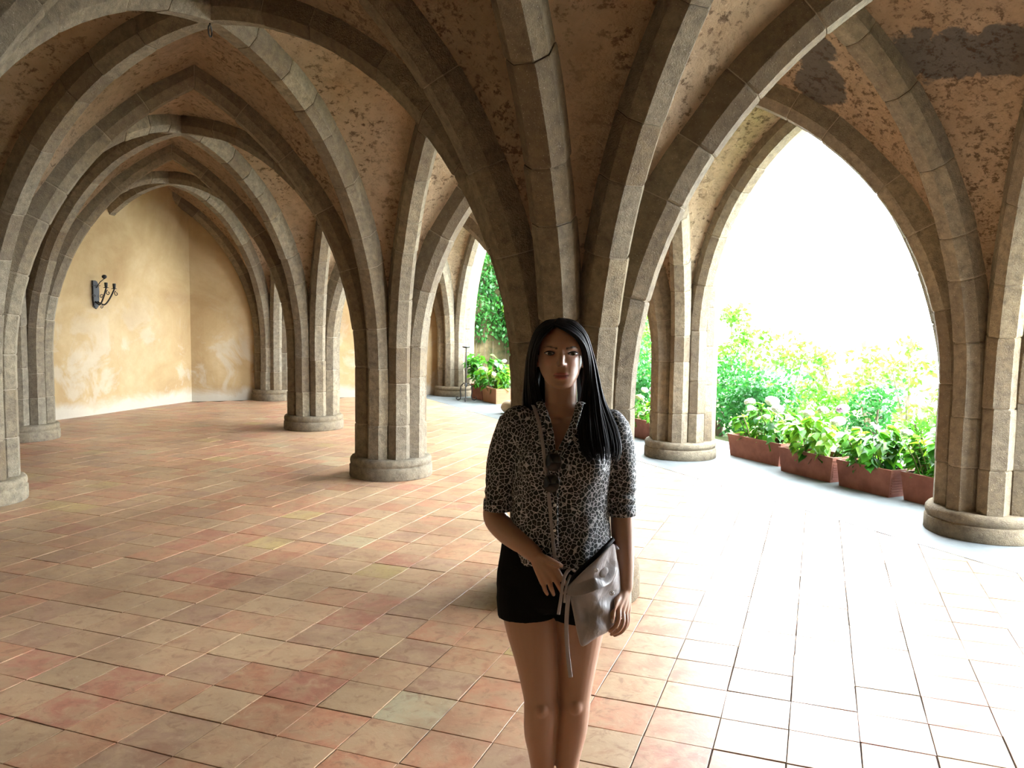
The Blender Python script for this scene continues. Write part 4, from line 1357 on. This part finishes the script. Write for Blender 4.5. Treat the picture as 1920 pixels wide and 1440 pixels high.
for lg in (LEG_L, LEG_R):
    x_, y_ = lg[-1][0], lg[-1][1]
    mb = MB()
    out = [(-.030, .065), (-.034, .0), (-.030, -.06), (-.040, -.12), (-.036, -.17), (-.015, -.20), (.015, -.20), (.036, -.17), (.040, -.12), (.030, -.06), (.034, .0), (.030, .065), (.012, .085), (-.012, .085)]
    vs = [(x_ + a, y_ + b - 0.005, z_) for z_ in (0.0, 0.014) for a, b in out]
    n = len(out)
    mb.add(vs, [tuple(range(n - 1, -1, -1)), tuple(range(n, 2 * n))] + [(i, (i + 1) % n, n + (i + 1) % n, n + i) for i in range(n)])
    so2 = mb.build('sandal', M_SHOE, woman)
    MB().tube([(x_ - .042, y_ - .11, .008), (x_ - .030, y_ - .11, .055), (x_, y_ - .11, .070), (x_ + .030, y_ - .11, .055), (x_ + .042, y_ - .11, .008)], 0.010, 8, 0.003, (0, 1, 0)).build('sandal_strap', M_SHOE, so2, True)

# ------------------------------------------------------------------ hair
M_HAIR = NT('black_hair')
_n = M_HAIR.noise(M_HAIR.coord(), 40, 2).outputs[0]
M_HAIR = M_HAIR.done(M_HAIR.mix(_n, (0.0025, 0.0025, 0.0035), (0.006, 0.006, 0.0075)), 0.55, 0.16)
hair = MB()
def skull(ax, ay):
    return None
# guide curves: front (framing the face) and outer; picture left and picture right, per point (x, y, z)
GLI = [(-0.0117, -0.0700, 1.6576), (-0.0363, -0.0820, 1.6379), (-0.0569, -0.0780, 1.6116), (-0.0686, -0.0520, 1.5679), (-0.0688, -0.0280, 1.5118), (-0.0593, -0.0150, 1.4589), (-0.0481, -0.0040, 1.4073), (-.050, .050, 1.36), (-.055, .095, 1.28), (-.05, .12, 1.18)]
GLO = [(0.0021, 0.0100, 1.6771), (-0.0383, 0.0050, 1.6683), (-0.0714, 0.0050, 1.6310), (-0.0888, 0.0100, 1.5632), (-0.0962, 0.0150, 1.4950), (-0.1003, 0.0200, 1.4264), (-.102, .035, 1.40), (-.100, .075, 1.34), (-.10, .11, 1.26), (-.09, .13, 1.17)]
GRI = [(-0.0117, -0.0700, 1.6576), (0.0235, -0.0860, 1.6420), (0.0603, -0.0780, 1.6147), (0.0831, -0.0500, 1.5763), (0.0914, -0.0260, 1.5137), (0.0844, -0.0240, 1.4497), (0.0710, -0.0600, 1.3865), (0.0666, -0.1080, 1.3315), (0.0756, -0.1280, 1.2807), (0.1014, -0.1380, 1.2355)]
GRO = [(0.0055, 0.0100, 1.6805), (0.0560, 0.0080, 1.6711), (0.0918, 0.0050, 1.6313), (0.1119, 0.0080, 1.5658), (0.1299, 0.0050, 1.4986), (0.1500, -0.0100, 1.4273), (0.1753, -0.0350, 1.3680), (0.1919, -0.0700, 1.3227), (0.1964, -0.0950, 1.2719), (0.1721, -0.1150, 1.2224)]
r4 = random.Random(5)
for gi, go, n in ((GLI, GLO, 90), (GRI, GRO, 150)):
    gi, go = np.array(gi), np.array(go)
    for i in range(n):
        a = i / (n - 1)
        lay = r4.random()
        P = gi * (1 - a) + go * a
        # bulge: strands between the guides lie on the rounded head
        cen = np.array([0.012, 0.012, 1.575])
        bul = math.sin(math.pi * a)
        for k in range(len(P)):
            d = P[k] - cen
            if k < 5:
                P[k] = cen + d * (1 + 0.03 * bul - 0.022 * lay)
            else:
                P[k] = P[k] + np.array([0, -0.016 * bul * (1 - 0.6 * lay), 0])
        jit = np.cumsum(np.array([[r4.gauss(0, 0.0012), r4.gauss(0, 0.001), 0] for _ in P]), axis=0)
        P = P + jit
        cutk = r4.uniform(0.91, 1.0)
        S = spline(P, 30)[: int(31 * cutk)]
        m = len(S)
        w0 = r4.uniform(0.0042, 0.0064)
        rr = [w0 * (0.55 + 0.45 * min(1, k / 4.0)) * (1.0 if k < m * 0.72 else max(0.12, 1 - (k - m * 0.72) / (m * 0.29))) for k in range(m)]
        hair.tube([tuple(s) for s in S], rr, 7, [q * 0.62 for q in rr])
# cap over the skull and the mass of hair down the back
cap = MB().ellipsoid((0.012, 0.014, 1.577), (0.0785, 0.104, 0.1035), 40, 26)
keep = []
for f in cap.f:
    c = sum((Vector(cap.v[i]) for i in f), Vector()) / len(f)
    hl = 1.634 - max(0.0, (c.y + 0.085)) * 1.25
    if c.y > 0.02 or (c.z > hl and (c.y > -0.03 or c.z > 1.652)): keep.append(f)
hair.add(cap.v, keep)
back = spline([(0.010, 0.095, 1.62, 0.070, 0.022), (0.010, 0.115, 1.52, 0.085, 0.026), (0.008, 0.112, 1.42, 0.092, 0.028), (0.006, 0.120, 1.30, 0.094, 0.026), (0.004, 0.128, 1.18, 0.085, 0.018), (0.004, 0.130, 1.12, 0.05, 0.006)], 20)
hair.tube([tuple(s[:3]) for s in back], [float(s[3]) for s in back], 24, [float(s[4]) for s in back], (1, 0, 0))
for s, pts in ((-1, [(-.062, .055, 1.58, .022), (-.075, .065, 1.48, .026), (-.082, .075, 1.38, .026), (-.075, .11, 1.26, .022)]), (1, [(.088, .05, 1.58, .022), (.105, .045, 1.48, .026), (.118, .02, 1.40, .024), (.13, -.03, 1.34, .018), (.13, -.075, 1.27, .014), (.125, -.10, 1.225, .006)])):
    S = spline(pts, 16)
    hair.tube([tuple(q[:3]) for q in S], [float(q[3]) for q in S], 14)
hair.build('hair', M_HAIR, woman, True)

# ------------------------------------------------------------------ shoulder bag
def mat_leather():
    t = NT('taupe_leather')
    p = t.coord()
    n = t.noise(p, 9, 4).outputs[0]
    c = t.mix(n, (0.24, 0.22, 0.22), (0.32, 0.295, 0.30))
    t.bump(t.math('ADD', t.noise(p, 14, 3, 0.5, 0.6).outputs[0], t.math('MULTIPLY', t.noise(p, 220, 3).outputs[0], 0.03)), 0.25, 0.03)
    return t.done(c, 0.32, 0.5)
M_BAG = mat_leather()
M_CHROME = mat_plain('nickel_snap', (0.6, 0.6, 0.62), 0.25, 0.5, 1.0)
M_LINING = mat_plain('dark_lining', (0.012, 0.011, 0.014), 0.8, 0.2)
bag_o = Vector((0.1275, -0.1500, 0.8507))
bag = empty('shoulder_bag', (WX + bag_o.x, WY + bag_o.y, bag_o.z))
tag(bag, 'slouchy taupe grey leather shoulder bag hanging at the woman\'s hip', 'bag')
def bl(p): return (p[0] - bag_o.x, p[1] - bag_o.y, p[2] - bag_o.z)
def pillow(outline, thick, n=18, fold=None):
    """closed cushion from an outline of (x, y, z) points: rings towards the middle, swelling forwards and backwards"""
    P = np.array([list(q) for q in outline])
    S = np.vstack([spline(np.vstack([P, P[:1]]), 72)[:-1]])
    c = S.mean(axis=0)
    vs, fs = [], []
    m = len(S)
    ks = [1.0, 0.96, 0.88, 0.75, 0.6, 0.45, 0.3, 0.15]
    for sd in (-1, 1):
        for k in ks:
            for s in S:
                q = c + (s - c) * k
                h = thick * math.sqrt(max(0, 1 - k * k)) ** 0.9
                f = fold(q) if (fold and sd < 0) else 0.0
                vs.append((q[0], q[1] + sd * h + f * (1 - k ** 4), q[2]))
        vs.append((c[0], c[1] + sd * thick + (fold(c) if (fold and sd < 0) else 0.0), c[2]))
    K = len(ks); half = K * m + 1
    for b_, rev in ((0, False), (half, True)):
        for i in range(K - 1):
            for j in range(m):
                q = (j + 1) % m
                f = (b_ + i * m + j, b_ + i * m + q, b_ + (i + 1) * m + q, b_ + (i + 1) * m + j)
                fs.append(f[::-1] if rev else f)
        for j in range(m):
            f = (b_ + (K - 1) * m + j, b_ + (K - 1) * m + (j + 1) % m, b_ + K * m)
            fs.append(f[::-1] if rev else f)
    for j in range(m):
        q = (j + 1) % m
        fs.append((j, half + j, half + q, q))
    return vs, fs
def bfold(q):
    n1 = noise.noise(Vector((q[0] * 13, 2.0, q[2] * 11)))
    d = (q[0] * 0.75 + q[2] * 0.66)
    return n1 * 0.016 + 0.007 * math.sin(d * 95 + 3 * n1)
OUT = [(0.0429, -0.1500, 0.8629), (0.0847, -0.1450, 0.9050), (0.1304, -0.1350, 0.9440), (0.1755, -0.1050, 0.9775), (0.1952, -0.0750, 0.9319), (0.2094, -0.0550, 0.8625), (0.2131, -0.0500, 0.8005), (0.2064, -0.0600, 0.7417), (0.1806, -0.0850, 0.7094), (0.1307, -0.1180, 0.6944), (0.0868, -0.1350, 0.6736), (0.0709, -0.1400, 0.7125), (0.0578, -0.1460, 0.7733), (0.0468, -0.1500, 0.8247)]
vs, fs = pillow([bl(q) for q in OUT], 0.030, fold=bfold)
mobj('bag_body', vs, fs, M_BAG, bag, True)
FLAP = [(0.0345, -0.1760, 0.8748), (0.0789, -0.1720, 0.9200), (0.1240, -0.1620, 0.9586), (0.1744, -0.1250, 0.9932), (0.1892, -0.1050, 0.9542), (0.1919, -0.1050, 0.9071), (0.1716, -0.1300, 0.8746), (0.1313, -0.1720, 0.8681), (0.0890, -0.1820, 0.8529), (0.0474, -0.1820, 0.8474), (0.0313, -0.1800, 0.8564)]
vs, fs = pillow([bl(q) for q in FLAP], 0.011, fold=lambda q: 0.008 * noise.noise(Vector((q[0] * 18, 7.0, q[2] * 15))))
mobj('folded_top', vs, fs, M_BAG, bag, True)
MB().tube([bl((0.0357, -0.1580, 0.8754)), bl((0.0807, -0.1500, 0.9230)), bl((0.1280, -0.1380, 0.9631)), bl((0.1766, -0.1180, 1.0079))], 0.0125, 10, 0.006, (0.6, 0, 0.8)).build('opening', M_LINING, bag, True)
def ringm(c, r, w, name):
    pts = [(c[0] + r * math.cos(a * .5236), c[1] - 0.0, c[2] + r * math.sin(a * .5236)) for a in range(13)]
    return MB().tube(pts, w, 6).ellipsoid(c, (r * .55, 0.002, r * .55), 10, 6).build(name, M_CHROME, bag, True)
ringm(bl((0.1190, -0.1860, 0.9298)), 0.0048, 0.0014, 'snap')
ringm(bl((0.1752, -0.1200, 0.8377)), 0.0062, 0.0016, 'snap')
def strip(pts, w, th, name, side=(1, 0, 0), n=24):
    S = spline([bl(q) for q in pts], n)
    return MB().tube([tuple(s) for s in S], w, 8, th, side).build(name, M_BAG, bag, True)
strip([(-.075, .03, 1.405), (-0.0685, -0.0780, 1.3984), (-0.0541, -0.1120, 1.3502), (-0.0410, -0.1420, 1.2734), (-0.0282, -0.1400, 1.1755), (-0.0185, -0.1340, 1.0923), (-0.0090, -0.1370, 1.0025), (-0.0021, -0.1460, 0.9472), (0.0029, -0.1500, 0.9254), (0.0262, -0.1520, 0.8832)], 0.0058, 0.0018, 'shoulder_strap', n=50)
strip([(0.0561, -0.1760, 0.9210), (0.0422, -0.1880, 0.9327), (0.0293, -0.1940, 0.9230), (0.0202, -0.1940, 0.8969), (0.0149, -0.1900, 0.8465), (0.0084, -0.1800, 0.7903)], 0.0050, 0.0016, 'tie_strap')
strip([(0.0433, -0.1780, 0.9116), (0.0332, -0.1900, 0.8925), (0.0272, -0.1920, 0.8669), (0.0250, -0.1860, 0.8288)], 0.0035, 0.0014, 'tie_strap')
strip([(0.0389, -0.1660, 0.8467), (0.0365, -0.1460, 0.7814), (0.0372, -0.1280, 0.7158), (0.0447, -0.1120, 0.6329), (0.0548, -0.1050, 0.5613)], 0.0066, 0.0014, 'strap_end')
strip([(-.075, .03, 1.405), (-.03, .105, 1.36), (.06, .14, 1.22), (.14, .135, 1.08), (.185, .07, .97), (0.1941, -0.0900, 0.9668)], 0.0058, 0.0018, 'shoulder_strap', n=40)

# ------------------------------------------------------------------ sunglasses hooked into the neckline
M_LENS = mat_plain('smoked_lens', (0.004, 0.004, 0.006), 0.08, 0.6)
M_FRAME = mat_plain('dark_frame', (0.02, 0.018, 0.016), 0.3, 0.5)
sg_o = Vector((-0.0148, -0.1500, 1.2184))
sg = empty('sunglasses', (WX + sg_o.x, WY + sg_o.y, sg_o.z))
tag(sg, 'dark sunglasses hanging folded from the neckline of the blouse', 'sunglasses')
def sgl(p): return Vector(p) - sg_o
for c in ((-0.0121, -0.1500, 1.2492), (-0.0177, -0.1540, 1.1850)):
    c = sgl(c)
    ol = []
    for i in range(28):
        a = 2 * math.pi * i / 28
        rx, rz = 0.0235, 0.0265
        ol.append((c.x + rx * math.copysign(abs(math.cos(a)) ** 0.8, math.cos(a)), c.z + rz * math.copysign(abs(math.sin(a)) ** 0.85, math.sin(a))))
    vs, fs = [], []
    for sd, k, off in ((-1, 0.0, -.006), (-1, .5, -.0045), (-1, 1.0, 0.0)):
        for xx, zz in ol:
            vs.append((c.x + (xx - c.x) * k, c.y + off, c.z + (zz - c.z) * k))
    m = 28
    for i in range(2):
        for j in range(m):
            q = (j + 1) % m
            fs.append((i * m + j, (i + 1) * m + j, (i + 1) * m + q, i * m + q))
    mobj('lens', vs, fs, M_LENS, sg, True)
    MB().tube([(xx, c.y, zz) for xx, zz in ol] + [(ol[0][0], c.y, ol[0][1])], 0.0016, 6).build('frame_rim', M_FRAME, sg, True)
a, b = sgl((-0.0118, -0.1520, 1.2237)), sgl((-0.0149, -0.1530, 1.2108))
MB().tube([tuple(a + Vector((0.006, 0, 0))), tuple(b + Vector((0.006, 0, 0)))], 0.0015, 6).build('bridge', M_FRAME, sg, True)
MB().tube([tuple(sgl((-0.0249, -0.1380, 1.2795))), tuple(sgl((-0.0290, -0.1420, 1.2248))), tuple(sgl((-0.0297, -0.1460, 1.1523)))], 0.002, 6).build('temple_arm', M_FRAME, sg, True)
MB().tube([tuple(sgl((-0.0184, -0.1340, 1.2838))), tuple(sgl((-0.0257, -0.1390, 1.2243))), tuple(sgl((-0.0280, -0.1430, 1.1566)))], 0.002, 6).build('temple_arm', M_FRAME, sg, True)
MB().ellipsoid(tuple(sgl((-0.0190, -0.1480, 1.2828))), (0.004, 0.003, 0.0025), 10, 6).build('hinge', M_CHROME, sg, True)
